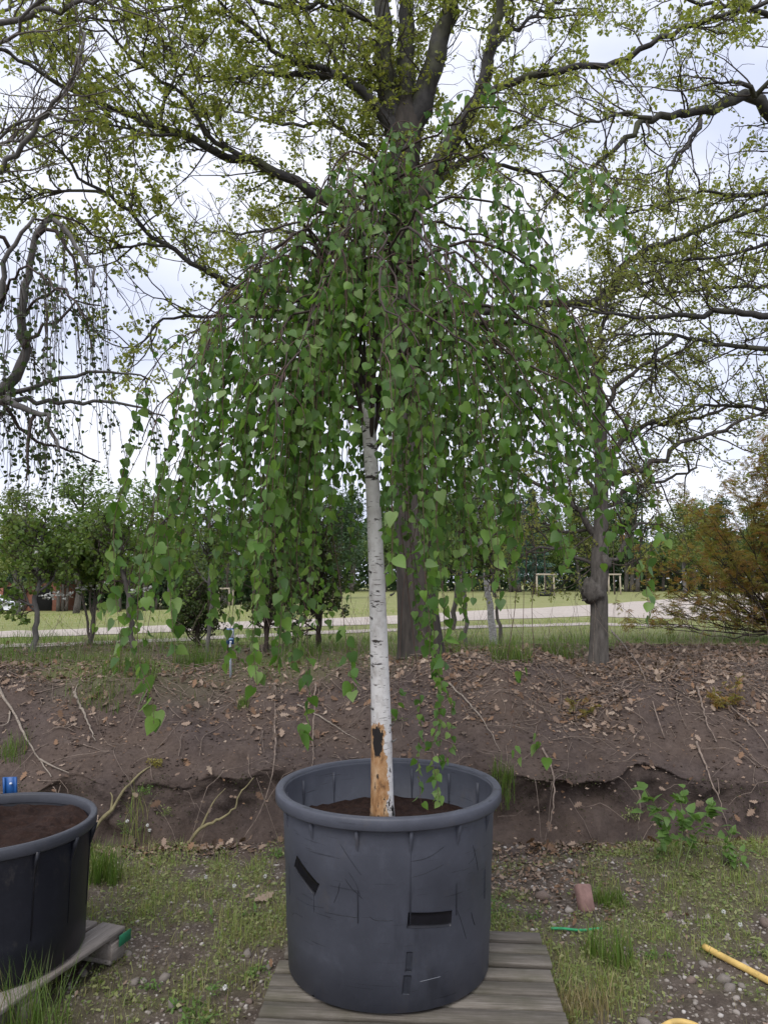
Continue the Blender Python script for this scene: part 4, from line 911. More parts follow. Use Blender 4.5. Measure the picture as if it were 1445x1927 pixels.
for i in big:
    y = tip[i]; x = unit(np.cross(y, nrm[i])); z = np.cross(x, y); o = bpy.data.objects.new('leaf', lm); COL.objects.link(o); o.parent = birch
    mt = Matrix.Identity(4); s_ = LS[i]
    for r_ in range(3): mt[r_][0], mt[r_][1], mt[r_][2], mt[r_][3] = x[r_] * s_, y[r_] * s_, z[r_] * s_, LB[i][r_] - B0[r_]
    o.matrix_local = mt

# ------------------------------------------------------------------ the small-leaved weeping tree in the black pot
rg = np.random.default_rng(31)
WB = LC + A_([-.02, .02, .53])
weep = thing('weeping_tree', WB, 'grey-stemmed weeping tree with tiny sparse leaves growing in the black pot', 'tree')
wt = PY(A_([-88, -84, -76, -62, -40.]), A_([1540, 1300, 1050, 880, 775.]), 3.5); wt[0] = WB - A_([0, 0, .06])
obj('trunk', trunk_geo(wt, A_([.05, .042, .036, .032, .034]), 14, .05, 3, .05), M['grey_bark'], weep, True)
WL = [([(-40, 775), (-10, 745), (34, 704), (47, 670), (37, 623), (40, 582), (53, 529), (59, 483), (72, 439), (90, 414), (109, 420), (134, 448), (156, 483), (181, 514), (178, 540)], 3.5, 3.3, 24, 5),
      ([(-40, 775), (-30, 680), (-5, 590), (9, 529), (12, 486), (34, 448), (65, 410)], 3.5, 3.2, 20, 6),
      ([(70, 445), (88, 430), (105, 435), (125, 462), (140, 500), (146, 545)], 3.35, 3.4, 9, 4),
      ([(-40, 775), (0, 750), (31, 760), (68, 778), (90, 782), (103, 816), (112, 850)], 3.5, 3.3, 18, 5),
      ([(-30, 765), (0, 747), (62, 729), (125, 710), (187, 702), (249, 702), (280, 715)], 3.5, 3.9, 12, 3),
      ([(-30, 765), (31, 750), (93, 761), (156, 758), (218, 758), (265, 766), (311, 782)], 3.5, 3.7, 12, 3),
      ([(45, 655), (50, 645), (78, 617), (118, 595), (149, 570), (190, 575)], 3.42, 3.6, 8, 3),
      ([(65, 412), (110, 405), (150, 420), (200, 455), (230, 500)], 3.3, 3.7, 5, 2.5),
      ([(0, 750), (40, 810), (90, 835), (140, 850), (190, 870)], 3.45, 3.7, 8, 3),
      ([(20, 470), (-10, 440), (-60, 450), (-110, 520)], 3.3, 3.1, 9, 3), ([(40, 600), (80, 560), (120, 540), (160, 600)], 3.4, 3.0, 6, 3),
      ([(-30, 770), (-100, 700), (-200, 690), (-280, 760)], 3.5, 3.3, 14, 4), ([(-30, 770), (-60, 640), (-140, 560), (-220, 600)], 3.5, 3.7, 14, 4),
      ([(0, 570), (30, 520), (70, 510), (120, 560)], 3.3, 2.9, 6, 3), ([(68, 778), (60, 800), (55, 850), (50, 900)], 3.4, 3.3, 8, 4)]
wl = []
for i, a in enumerate(WL):
    Pq, Rq = trace(*a, .05, .007, 170 + i); wl.append((Pq, Rq)); obj('branch', tubes(Pq, Rq, 8), M['grey_bark'] if a[3] > 10 else M['twig_dark'], weep, True)
Pc, Rc = chunks(wl, .22)
k = 3; t = rg.uniform(0, 3.99, (len(Pc), k)); i = t.astype(int); f = (t - i)[..., None]; I = np.arange(len(Pc))[:, None]
S = (Pc[I, i] * (1 - f) + Pc[I, i + 1] * f).reshape(-1, 3); D = unit(np.repeat(unit(Pc[:, -1] - Pc[:, 0]), k, 0) * .6 + rg.normal(size=S.shape) * A_([.8, .8, .3]))
zmin = PY(0 * S[:, 0] + 80, 0 * S[:, 0] + 985, S[:, 1])[:, 2]
wln = np.clip(np.minimum((S[:, 2] - zmin) * rg.uniform(.4, 1.0, len(S)), rg.uniform(.3, 1.0, len(S))), .12, None)
WS = strands(S, D, wln, 16, rg, A_([-1.8, 3.5]), .2); WR = np.linspace(.0022, .001, 16)[None] * np.ones((len(WS), 1))
W2, W2R = sprout(WS, WR, 2, (.1, .8), (.06, .25), (.3, .8), 4, .15, (0, 0, -.3), .0013, .0008, rg)
q = rg.uniform(1, 14.9, (len(WS), 9)); i = q.astype(int); I = np.arange(len(WS))[:, None]; lp = np.concatenate([WS[I, i].reshape(-1, 3), W2[:, -1], W2[:, 2]])
lp = lp + rg.normal(size=lp.shape) * .008
tag(obj('twigs', join([tubes(WS, WR, 4, False), tubes(W2, W2R, 3, False)]), M['twig_dark'], weep), kind='stuff')
tag(obj('foliage', scatter(ROUND_LEAF, lp, unit(rg.normal(size=lp.shape) + A_([0, 0, -.8])), rg.normal(size=lp.shape), rg.uniform(.011, .025, len(lp))), M['small_leaf'], weep), kind='stuff')

# ------------------------------------------------------------------ orange maple on the right and seedlings on the bank
rg = np.random.default_rng(41)
mb = onground(1520, 1205); maple = thing('maple_shrub', mb, 'spreading maple shrub with orange and olive leaves on the bank', 'shrub')
trunks = []
ml = []
for i in range(72):
    a = rg.uniform(0, 1); tx = 1445 - 255 * rg.uniform(-.8, 1); ty = np.interp(tx, [1210, 1260, 1330, 1400, 1445, 1700], [1050, 1000, 930, 850, 800, 760]) + 270 * rg.uniform(0, 1) ** 1.3
    ty = min(ty, 1172); dy = rg.uniform(-.9, .9)
    st_ = mb + A_([rg.uniform(-.05, .05), rg.uniform(-.05, .05), .0]); en = PY(tx, ty, mb[1] + dy); md = (st_ + en) / 2 + A_([rg.uniform(-.1, .05), dy * .1, -.12 * (en[2] - st_[2]) + rg.uniform(-.04, .06)])
    q = resample([st_ - A_([0, 0, .05]), st_ + (md - st_) * .4 + A_([0, 0, .04]), md, en], n=16); q[1:] += rg.normal(size=(15, 3)) * .012; r = np.linspace(.013, .0028, 16); ml.append((q, r))
    obj('branch', tubes(q, r, 6), M['twig_dark'], maple, True)
P_, R_ = chunks(ml, .35); P1, R1 = sprout(P_, R_, 3, (.2, 1), (.15, .5), (.3, .8), 6, .16, (-.02, 0, .02), .0045, .002, rg, 0)
keepm = (P1[:, -1, 2] > mb[2] + .18); P1, R1 = P1[keepm], R1[keepm]
P2, R2 = sprout(P1, R1, 3, (.3, 1), (.06, .2), (.3, .9), 4, .2, (0, 0, 0), .0022, .0015, rg)
tag(obj('twigs', join([tubes(P1, R1, 4, False), tubes(P2, R2, 3, False)]), M['twig_dark'], maple), kind='stuff')
e = np.concatenate([P2[:, -1], P1[:, -1]]); px, py, dd = proj(e); sel = rg.random(len(e)) < np.clip(1.05 - (py - 950) / 330, .18, .9); e = e[sel]
p = np.repeat(e, 3, 0) + rg.normal(size=(3 * len(e), 3)) * .03
tag(obj('foliage', scatter(MAPLE, p, unit(rg.normal(size=p.shape) * A_([1, 1, .4]) + A_([0, 0, -.25])), unit(A_([0, 0, 1.]) + .6 * rg.normal(size=p.shape)), rg.uniform(.05, .095, len(p))), M['maple_leaf'], maple), kind='stuff')
def leafy(name, base, h, spread, ns, tmpl, size, nleaf, ml_, ms_, label, cat, group=None, rg=None, droop=-.02, flat=.5, r0=.004):
    t = thing(name, base, label, cat, group); base = A_(base)
    d = unit(rg.normal(size=(ns, 3)) * A_([spread, spread, .1]) + A_([0, 0, 1.])); Ps = walk(np.repeat(base[None], ns, 0) + rg.normal(size=(ns, 3)) * A_([.015, .015, 0]) - A_([0, 0, .02]), d, h * rg.uniform(.65, 1.1, ns), 9, .1, (0, 0, droop), rg)
    Rs = np.linspace(r0, r0 * .35, 9)[None] * np.ones((ns, 1))
    P1, R1 = sprout(Ps, Rs, 4, (.3, 1), (h * .15, h * .35), (.5, 1.1), 5, .15, (0, 0, 0), r0 * .5, r0 * .25, rg)
    obj('stem', join([tubes(Ps, Rs, 5, False), tubes(P1, R1, 3, False)]), ms_, t)
    al = np.concatenate([P1.reshape(-1, 3), Ps[:, 3:].reshape(-1, 3)]); k = rg.integers(0, len(al), nleaf); p = al[k] + rg.normal(size=(nleaf, 3)) * .008
    out_ = unit((p - base) * A_([1, 1, .2]) + rg.normal(size=p.shape) * .06)
    obj('foliage', scatter(tmpl, p, unit(out_ + .5 * rg.normal(size=p.shape)), unit(A_([0, 0, 1.]) * (1 - flat) * 2 + rg.normal(size=p.shape) * flat), rg.uniform(size[0], size[1], nleaf)), ml_, t)
    return t
leafy('maple_seedling', onground(1385, 1338), .3, .7, 7, MAPLE, (.03, .055), 150, M['maple_leaf'], M['twig_dark'], 'low olive maple seedling on the bank below the orange maple', 'plant', rg=rg)
leafy('maple_seedling', onground(1092, 1352), .24, .9, 6, MAPLE, (.025, .045), 80, M['maple_leaf'], M['twig_dark'], 'small brownish maple seedling on the bank below the knobbed tree', 'plant', rg=rg)

# ------------------------------------------------------------------ young trees and shrubs along the top of the bank
rg = np.random.default_rng(51)
def young(name, px_, py_, y, topy, spread, label, mleaf, mbark, nl1=10, ksize=(.025, .05), lean=0., w=12, tmpl=ROUND_LEAF, stems=1, low=.35, kc=2, k3=3, cat='tree'):
    b = PY(px_, py_, y); b[2] = H(b[0], y); top = PY(px_ + lean, topy, y); h = top[2] - b[2]
    t = thing(name, b, label, cat); limbs = []
    for s in range(stems):
        off = A_([rg.uniform(-1, 1), rg.uniform(-1, 1), 0]) * (0 if stems == 1 else spread * .5)
        e = A_([top[0], y, top[2]]) + off; mid = (b + e) / 2 + A_([rg.uniform(-.06, .06), rg.uniform(-.06, .06), 0]) * h * .4 - off * .15
        q = resample([b - A_([0, 0, .08]) + off * .04, b + (mid - b) * .4, mid, e], n=18); q[2:] += rg.normal(size=(16, 3)) * .012
        r = np.linspace(w / 2 / F * y, w / 8 / F * y, 18) / math.sqrt(stems); obj('trunk', tubes(q, r, 8), mbark, t, True)
        P1, R1 = sprout(q[None], r[None], nl1, (low, .98), (spread * .6, spread * 1.3), (.6, 1.15), 10, .12, (0, 0, .07), w / 5 / F * y, .003, rg, .5)
        limbs += [(P1[i], R1[i]) for i in range(len(P1))] + [(q[9:], r[9:])]
    obj('branches', tubes(A_([l[0] for l in limbs if len(l[0]) == 10]), A_([l[1] for l in limbs if len(l[0]) == 10]), 5, False), mbark, t, True)
    tw, lf = crown_growth(limbs, rg, 3, (.12, .4), 4, (.08, .22), k3, (.03, .08), ksize, tmpl, kc, .02, .3)
    tag(obj('twigs', tw, M['twig_dark'], t), kind='stuff'); tag(obj('crown', lf, mleaf, t), kind='stuff')
    return t
y1 = young('young_tree', 64, 1238, 8.2, 985, .55, 'bushy young tree with reddish-grey forked trunk growing above the bleached crooked branch', M['shrub_leaf'], M['grey_bark'], 14, (.025, .05), 20, 13, low=.3)
# flat sprays of white blossom on the neighbouring shrub
y2 = young('flowering_shrub', 172, 1215, 9.2, 1000, .6, 'many-stemmed shrub carrying flat sprays of white blossom', M['light_shrub'], M['twig_grey'], 6, (.03, .055), 0, 12, stems=4, low=.3, cat='shrub')
fl = []
for a, b_ in (((80, 1126), (118, 1114)), ((125, 1125), (175, 1098)), ((180, 1108), (225, 1080)), ((245, 1112), (290, 1105)), ((95, 1010), (150, 985)), ((150, 970), (210, 1000)), ((60, 1040), (110, 1030))):
    n = 22; t_ = rg.uniform(0, 1, n); pp = PY(a[0] + (b_[0] - a[0]) * t_, a[1] + (b_[1] - a[1]) * t_, 9.0 + rg.normal(size=n) * .05) + rg.normal(size=(n, 3)) * .02
    for q in range(5): fl.append(scatter(ROUND_LEAF, pp, unit(rg.normal(size=pp.shape) * A_([1, 1, .25])), unit(A_([0, 0, 1.]) + .5 * rg.normal(size=pp.shape)), rg.uniform(.02, .035, n)))
tag(obj('blossom', join(fl), M['petal'], y2), kind='stuff')
young('young_tree', 256, 1228, 8.0, 960, .45, 'young tree with a dark trunk leaning over to one side behind the birch curtain', M['shrub_leaf'], M['bark_pollard'], 10, (.025, .045), -42, 13, low=.45)
young('young_tree', 394, 1225, 8.0, 950, .4, 'straight thin-trunked young tree beside the blue tag post', M['shrub_leaf'], M['grey_bark'], 10, (.022, .04), -4, 9, low=.5)
young('leafy_shrub', 500, 1215, 8.3, 930, .5, 'tall dark small-leaved shrub behind the tag post', M['dark_shrub'], M['twig_dark'], 9, (.018, .034), 10, 12, stems=4, low=.12, cat='shrub', kc=3)
young('leafy_shrub', 600, 1208, 9.0, 985, .5, 'dark small-leaved shrub between tag post and white birch stem', M['dark_shrub'], M['twig_dark'], 8, (.018, .034), 10, 12, stems=4, low=.12, cat='shrub', kc=3)
young('leafy_shrub', 372, 1212, 9.0, 1120, .4, 'low rounded dark shrub at the foot of the straight young tree', M['dark_shrub'], M['twig_dark'], 6, (.02, .034), 0, 9, stems=4, low=.05, cat='shrub', kc=3)
young('young_tree', 877, 1210, 8.4, 900, .5, 'slender grey young tree between the oak trunk and the white-barked sapling', M['shrub_leaf'], M['grey_bark'], 10, (.022, .04), -10, 9, low=.45)
young('birch_sapling', 930, 1195, 9.2, 850, .6, 'slim white-barked leaning sapling behind the bank grass', M['light_shrub'], M['white_bark'], 10, (.022, .04), -50, 15, low=.4)
young('young_tree', 850, 1168, 12.5, 960, .6, 'short crooked dark sapling behind the oak', M['shrub_leaf'], M['bark_pollard'], 9, (.03, .05), 22, 11, low=.4)
young('young_tree', 945, 1212, 8.2, 1000, .35, 'thin dark sapling in the tall grass beside the white-barked sapling', M['shrub_leaf'], M['bark_pollard'], 7, (.022, .04), -25, 8, low=.5)
young('leafy_shrub', -60, 1235, 8.4, 960, .6, 'broad leafy shrub at the edge of the bank behind the black pot', M['shrub_leaf'], M['twig_grey'], 8, (.025, .05), 0, 12, stems=3, low=.2, cat='shrub')

# ------------------------------------------------------------------ tree stakes, cars and trees beyond the meadow
def stake(px_, y, hgt, w_, label, tree=True, only2=False):
    b = A_([PY(px_, 1110, y)[0], y, 0]); b[2] = H(b[0], y); t = thing('tree_stake', b, label, 'tree stake')
    offs = [(-w_ / 2, 0), (w_ / 2, 0)] + ([] if only2 else [(.1, w_ * .5)])
    for ox, oy in offs: obj('post', tubes(A_([b + A_([ox, oy, -.1]), b + A_([ox * .97, oy, hgt * .5]), b + A_([ox * .95, oy, hgt])]), A_([.05, .05, .045]), 8), M['stake'], t, True)
    obj('crossbar', box(b + A_([0, -.06, hgt - .03]), (w_ + .12, .05, .09), 0, .01), M['stake'], t)
    if tree:
        obj('trunk', tubes(resample([b - A_([0, 0, .1]), b + A_([.03, .1, 1.0]), b + A_([0, .1, 2.4]), b + A_([.05, .1, 3.6])], n=10), np.linspace(.05, .02, 10), 7), M['twig_dark'], t, True)
        c = b + A_([0, .1, 3.2]) + rg.normal(size=(900, 3)) * A_([.55, .55, .6]); obj('crown', scatter(SLIM_LEAF, c, rg.normal(size=c.shape), rg.normal(size=c.shape), rg.uniform(.06, .11, 900)), M['far_b'], t)
    return b, t
b, t = stake(1026, 42, 1.25, 1.0, 'wooden tree support frame with a black ring at its foot, on the meadow')
for k in range(1): obj('mulch_ring', lathe([(.30, 0), (.42, .02), (.44, .2), (.38, .22), (.34, .1)], b + A_([0, .1, 0]), 20), M['rubber'], t, True)
stake(1156, 47, 1.3, .75, 'wooden tree support frame standing close by the one with the black ring')
stake(426, 40, 1.05, .75, 'wooden tree support frame beyond the blue tag post', True)
stake(338, 46, 1.2, .45, 'narrow pair of tree stakes beyond the straight young tree', False, True)
stake(1345, 52, 1.5, .7, 'tree support frame beyond the orange maple', True)

rg = np.random.default_rng(61)
def far_tree_proto(kind, seed):
    r = np.random.default_rng(seed); t = thing('far_tree', (0, 0, 0), 'x', 'tree')
    h = 8.0
    if kind == 'conifer':
        obj('trunk', tubes(A_([[0, 0, -.3], [0, 0, 4], [0, 0, 8]]), A_([.16, .1, .02]), 7), M['bark_pollard'], t, True)
        n = 5200; z = 1.0 + 7 * r.random(n) ** 1.25; tier = .75 + .25 * np.sin(z * 8.5); rad = (8.2 - z) * .27 * tier * np.sqrt(r.uniform(.2, 1, n)); a = r.uniform(0, 6.283, n)
        p = np.stack([rad * np.cos(a), rad * np.sin(a), z - .12 * rad], 1); tipd = np.stack([np.cos(a), np.sin(a), -.35 + 0 * a], 1)
        obj('crown', scatter(SLIM_LEAF, p, tipd + .3 * r.normal(size=p.shape), A_([0, 0, 1.]) + .4 * r.normal(size=p.shape), r.uniform(.16, .3, n)), M['spruce'], t)
        return t
    ns = 1 if kind != 'c' else 3
    for s in range(ns):
        q = resample([[s * .25 - .2 * (ns > 1), 0, -.3], [s * .3 - .2, .1, 2], [s * .5 - .4, 0, 4.2], [s * .6 - .5, 0, 6.8]], n=10); obj('trunk', tubes(q, np.linspace(.13, .03, 10), 7), M['grey_bark'] if kind == 'b' else M['bark_pollard'], t, True)
    q = resample([[0, 0, 0], [0, 0, 7.0]], n=12); P1, R1 = sprout(q[None], np.full((1, 12), .1), 26, (.22, .97), (1.4, 2.6), (.6, 1.1), 8, .15, (0, 0, .12), .05, .01, r, .55)
    obj('branches', tubes(P1, R1, 4, False), M['bark_pollard'], t)
    P2, R2 = sprout(P1, R1, 7, (.3, 1), (.4, 1.0), (.4, 1.1), 4, .25, (0, 0, .05), .02, .008, r)
    c = np.repeat(P2[:, 1:].reshape(-1, 3), 10, 0); c = c + r.normal(size=c.shape) * .22; n = len(c)
    obj('crown', scatter(SLIM_LEAF, c, r.normal(size=c.shape), r.normal(size=c.shape), r.uniform(.13, .24, n)), M['far_' + kind], t)
    return t
protos = {k: far_tree_proto(k, i + 70) for i, k in enumerate('abc')}; protos['conifer'] = far_tree_proto('conifer', 77)
used = set()
def far_tree(kind, px_, y, h, label, group, wx=1.0):
    o = protos[kind]
    if kind in used: o = copy_tree(protos[kind])
    used.add(kind)
    x = PY(px_, 1100, y)[0]; o.location = (x, y, float(H(x, y))); s = h / 8.0; o.scale = (s * wx, s * wx, s); o.rotation_euler = (0, 0, rg.uniform(0, 6.28)); o['label'] = label; o['category'] = 'tree'
    if group: o['group'] = group
    elif 'group' in o: del o['group']
GL = {'a': 'green broadleaf tree in the far tree line beyond the meadow', 'b': 'yellowish-green broadleaf tree in the far tree line beyond the meadow', 'c': 'dark green many-stemmed tree in the far tree line beyond the meadow'}
for i, px_ in enumerate(np.linspace(-330, 1800, 40)):
    k = 'acbacabcca'[i % 10]; y = rg.uniform(56, 66); far_tree(k, px_ + rg.uniform(-18, 18), y, rg.uniform(6.6, 9.2) * (1.1 if px_ < 350 else 1.0), GL[k], 'far tree line ' + {'a': 'green trees', 'b': 'yellow-green trees', 'c': 'dark trees'}[k], rg.uniform(1.1, 1.5))
far_tree('conifer', 1004, 48, 6.9, 'blue-green spruce standing in front of the far tree line', None)
far_tree('a', 145, 25, 5.2, 'rounded light tree in the meadow behind the flowering shrub', None, 1.5)
far_tree('b', 40, 30, 5.4, 'yellow-green meadow tree behind the forked young tree', None, 1.3)
far_tree('a', 275, 30, 5.6, 'green meadow tree behind the leaning young tree', None, 1.3)
far_tree('c', 640, 36, 5.2, 'dark meadow tree between the tag post and the oak trunk', None, 1.4)
far_tree('b', 1290, 38, 5.0, 'yellow-green meadow tree behind the orange maple', None, 1.4)
far_tree('b', 930, 40, 4.2, 'yellow-green meadow tree behind the white-barked sapling', None, 1.3)
# far wood closing the view between the trunks
n = 62000; fx = rg.uniform(-75, 85, n); fy = rg.uniform(64, 76, n); fz = rg.uniform(0, 1, n) ** .8 * (5.4 + 1.2 * vnoise(fx, 0 * fx, 6, 5)) + H(fx, fy); c = np.stack([fx, fy, fz], 1)
tag(obj('far_wood', scatter(SLIM_LEAF, c, rg.normal(size=c.shape), rg.normal(size=c.shape), rg.uniform(.45, .95, n)), M['far_c']), 'dense green wood closing the view behind the far tree line', 'wood', None, 'stuff')

# white car and brick shed half hidden at the far left
cb = A_([PY(-22, 1150, 56)[0], 56, 0]); cb[2] = H(cb[0], cb[1])
car = thing('parked_car', cb, 'white car parked beyond the meadow near the brick shed', 'car')
def ext(profile, y0, y1):
    p = A_(profile, float); n = len(p); V = np.concatenate([np.stack([p[:, 0], 0 * p[:, 0] + y0, p[:, 1]], 1), np.stack([p[:, 0], 0 * p[:, 0] + y1, p[:, 1]], 1)])
    Q = [[i, (i + 1) % n, n + (i + 1) % n, n + i] for i in range(n)]; T = []
    for i in range(1, n - 1): T += [[0, i, i + 1], [n, n + i + 1, n + i]]
    return V, Q, T
def put(g, o): return (g[0] + o, g[1], g[2])
cbody = obj('body', put(ext([(-2.1, .3), (2.1, .3), (2.15, .65), (1.9, .85), (1.0, .95), (.45, 1.42), (-1.2, 1.46), (-1.9, 1.0), (-2.15, .85)], -.85, .85), cb), M['car_white'], car)
obj('side_window', put(ext([(.85, .97), (.4, 1.36), (-1.15, 1.4), (-1.7, 1.02)], -.86, -.852), cb), M['car_glass'], cbody)
for wx_ in (-1.3, 1.3):
    for wy in (-.78, .78): obj('wheel', tubes(A_([cb + A_([wx_, wy - .1, .31]), cb + A_([wx_, wy + .1, .31])]), A_([.31, .31]), 16), M['rubber'], car)
sb = A_([PY(40, 1150, 64)[0], 64, 0]); sb[2] = H(sb[0], sb[1])
shed = thing('brick_shed', sb, 'low red brick shed with dark doors half hidden by shrubs', 'building')
obj('wall', box(sb + A_([0, 0, 1.2]), (9, 4, 2.6), 0, .02), M['brick_wall'], shed); obj('roof', box(sb + A_([0, 0, 2.62]), (9.5, 4.6, .2), 0, .02), M['roof'], shed)
for ox in (-2.6, .2, 2.8): obj('door', box(sb + A_([ox, -2.02, 1.0]), (1.5, .06, 2.0), 0, .01), M['hole'], shed)

# ------------------------------------------------------------------ tag posts
def tag_post(base, top, wd, ht, yaw, label, post=True):
    t = thing('tag_post', base, label, 'sign'); base, top = A_(base), A_(top)
    obj('post', tubes(A_([base - A_([0, 0, .1]), base * .5 + top * .5, top]), A_([.011, .011, .011]) * (1 if post else .6), 10), M['steel'], t, True)
    cs, sn = math.cos(yaw), math.sin(yaw); nrm_ = A_([sn, -cs, 0]); ux = A_([cs, sn, 0]); uz = A_([0, -.15 * cs, .99])
    c = top + A_([0, -.006, ht * .35]) + nrm_ * .008
    def plate(du, dz, w_, h_, th, off):
        V = [];
        for o_ in (off, off - th):
            for a, b_ in ((-1, -1), (1, -1), (1, 1), (-1, 1)): V.append(c + ux * (du + a * w_ / 2) + uz * (dz + b_ * h_ / 2) + nrm_ * o_)
        return A_(V), [[0, 1, 2, 3], [7, 6, 5, 4], [0, 4, 5, 1], [1, 5, 6, 2], [2, 6, 7, 3], [3, 7, 4, 0]], None
    return obj('plate', plate(0, 0, wd, ht, .006, 0), M['blue'], t), plate
sb_ = onground(435, 1272); st_ = PY(433, 1208, sb_[1])
t, plate = tag_post(sb_, st_, .075, .148, math.radians(42), 'slim grey post with a small blue and white tag on the bank')
obj('white_panel', plate(.004, .025, .054, .075, .001, .0015), M['white_print'], t); obj('text_line', plate(.004, -.026, .05, .016, .001, .0015), M['pale_blue'], t); obj('text_line', plate(.004, -.052, .022, .016, .001, .0015), M['white_print'], t)
tb = A_([PY(21, 1490, 5.0)[0], 5.0, 0]); tb[2] = H(tb[0], tb[1])
t, plate = tag_post(tb, PY(21, 1498, 5.0), .086, .15, .1, 'blue plastic tag standing behind the black pot', False)
obj('side_flange', plate(-.036, 0, .014, .148, .012, .008), M['blue'], t); obj('side_flange', plate(.036, 0, .014, .148, .012, .008), M['blue'], t)
cc = PY(21, 1474, 4.97); obj('button', lathe([(.009, -.004), (.009, .0), (.006, .004), (0.0, .005)], cc, 14), M['white_print'], t, True)

# ------------------------------------------------------------------ stones, brick, hose and cord on the yard
rg = np.random.default_rng(71)
def rock_mesh(seed, flat=.62):
    r = np.random.default_rng(seed); t_ = (1 + 5 ** .5) / 2
    V = unit(A_([(-1, t_, 0), (1, t_, 0), (-1, -t_, 0), (1, -t_, 0), (0, -1, t_), (0, 1, t_), (0, -1, -t_), (0, 1, -t_), (t_, 0, -1), (t_, 0, 1), (-t_, 0, -1), (-t_, 0, 1)], float))
    T = [(0, 11, 5), (0, 5, 1), (0, 1, 7), (0, 7, 10), (0, 10, 11), (1, 5, 9), (5, 11, 4), (11, 10, 2), (10, 7, 6), (7, 1, 8), (3, 9, 4), (3, 4, 2), (3, 2, 6), (3, 6, 8), (3, 8, 9), (4, 9, 5), (2, 4, 11), (6, 2, 10), (8, 6, 7), (9, 8, 1)]
    V = V * r.uniform(.78, 1.18, (12, 1)) * A_([1, r.uniform(.6, .95), flat])
    return V, T
def subdiv(V, T):
    V = [tuple(v) for v in V]; c = {}; o = []
    def mid(a, b):
        k = (min(a, b), max(a, b))
        if k not in c: c[k] = len(V); V.append(tuple((A_(V[a]) + A_(V[b])) / 2 * 1.06))
        return c[k]
    for a, b, d in T: x, y, z = mid(a, b), mid(b, d), mid(d, a); o += [(a, x, z), (x, b, y), (z, y, d), (x, y, z)]
    return A_(V), A_(o)
rocks = [rock_mesh(i) for i in range(8)]
rock_me = []
for i in range(8):
    V, T = subdiv(*rocks[i]); me = mesh('stone', V, None, T, True); me.materials.append([M['stone'], M['stone_pale'], M['stone_brown'], M['stone']][i % 4]); rock_me.append(me)
def yard_pts(n, dens, x0=-3.2, x1=3.4, y0=1.9, y1=5.35):
    x, y = rg.uniform(x0, x1, n), rg.uniform(y0, y1, n); k = rg.random(n) < dens(x, y)
    pal = (np.abs(x - .115) < .6) & (y < 3.72); k &= ~pal
    return x[k], y[k]
bare_d = lambda x, y: np.clip(1 - 1.25 * cover(x, y), 0, 1) * (1 - .75 * sst(4.75, 5.1, y))
known = [(1115, 1700, .0), (1187, 1640, 0)]
x, y = yard_pts(1500, lambda a, b: bare_d(a, b) * .35)
cnt = 0
for a, b in zip(x, y):
    if cnt >= 260: break
    px, py, d = proj(A_([a, b, 0.]))
    if not (-60 < px < 1500 and 1590 < py < 1990): continue
    s = .009 + .03 * rg.random() ** 4.0
    if s * 2 / d * F < 9: s = 9.5 * d / F / 2
    o = bpy.data.objects.new('stone', rock_me[rg.integers(0, 8)]); COL.objects.link(o); o.parent = yard; o.location = (a, b, float(H(a, b)) + s * .18); o.scale = (s,) * 3; o.rotation_euler = (rg.uniform(-.3, .3), rg.uniform(-.3, .3), rg.uniform(0, 6.3)); cnt += 1
for px_, py_, s, q in ((1020, 1690, .05, 2), (1085, 1668, .022, 1), (1070, 1715, .03, 1), (1040, 1740, .024, 1), (1360, 1845, .035, 0), (1400, 1820, .028, 1), (1300, 1845, .03, 2), (1385, 1880, .02, 1), (1385, 1905, .018, 1), (470, 1885, .022, 2), (310, 1842, .03, 0), (325, 1890, .034, 0), (270, 1845, .022, 1), (340, 1780, .014, 2), (420, 1860, .016, 1), (1440, 1740, .05, 2), (1395, 1855, .022, 3)):
    p = onground(px_, py_); o = bpy.data.objects.new('stone', rock_me[q]); COL.objects.link(o); o.parent = yard; o.location = p + A_([0, 0, s * .2]); o.scale = (s,) * 3; o.rotation_euler = (0, 0, rg.uniform(0, 6.3))
x, y = yard_pts(30000, lambda a, b: bare_d(a, b) * .6 + .06); s = .003 + .012 * rg.random(len(x)) ** 2; R_ = rg.integers(0, 8, len(x)); Vs, Ts, n0 = [], [], 0
ang = rg.uniform(0, 6.28, len(x)); zz = H(x, y)
for q in range(8):
    k = np.where(R_ == q)[0]; V, T = rocks[q]; cs, sn = np.cos(ang[k])[:, None], np.sin(ang[k])[:, None]
    Vx = V[None, :, 0] * cs - V[None, :, 1] * sn; Vy = V[None, :, 0] * sn + V[None, :, 1] * cs
    W_ = np.stack([Vx, Vy, np.repeat(V[None, :, 2], len(k), 0)], -1) * s[k][:, None, None] + np.stack([x[k], y[k], zz[k] + s[k] * .2], 1)[:, None]
    Vs.append(W_.reshape(-1, 3)); Ts.append((A_(T)[None] + (np.arange(len(k)) * 12)[:, None, None] + n0).reshape(-1, 3)); n0 += len(k) * 12
gm, t_, b_, o_ = mat('gravel'); g_ = t_.nodes.new('ShaderNodeNewGeometry'); t_.links.new(ramp(t_, g_.outputs['Random Per Island'], [(0, (.09, .07, .055)), (.4, (.17, .14, .12)), (.75, (.27, .24, .21)), (1, (.45, .42, .39))]), b_.inputs['Base Color']); b_.inputs['Roughness'].default_value = .85
tag(obj('gravel', (np.concatenate(Vs), None, np.concatenate(Ts)), gm), 'fine gravel and grit strewn over the yard soil', 'gravel', None, 'stuff')
bp_ = onground(1099, 1708); g = box((0, 0, 0), (.085, .055, .14), 0, .008); V = g[0].copy(); V[:, 0] += .008 * vnoise(V[:, 2] * 9, V[:, 1] * 9, 1, 3); o = obj('brick_fragment', (V, g[1], g[2]), M['brick']); o.location = bp_ + A_([0, 0, .05]); o.rotation_euler = (-.5, .12, .25)
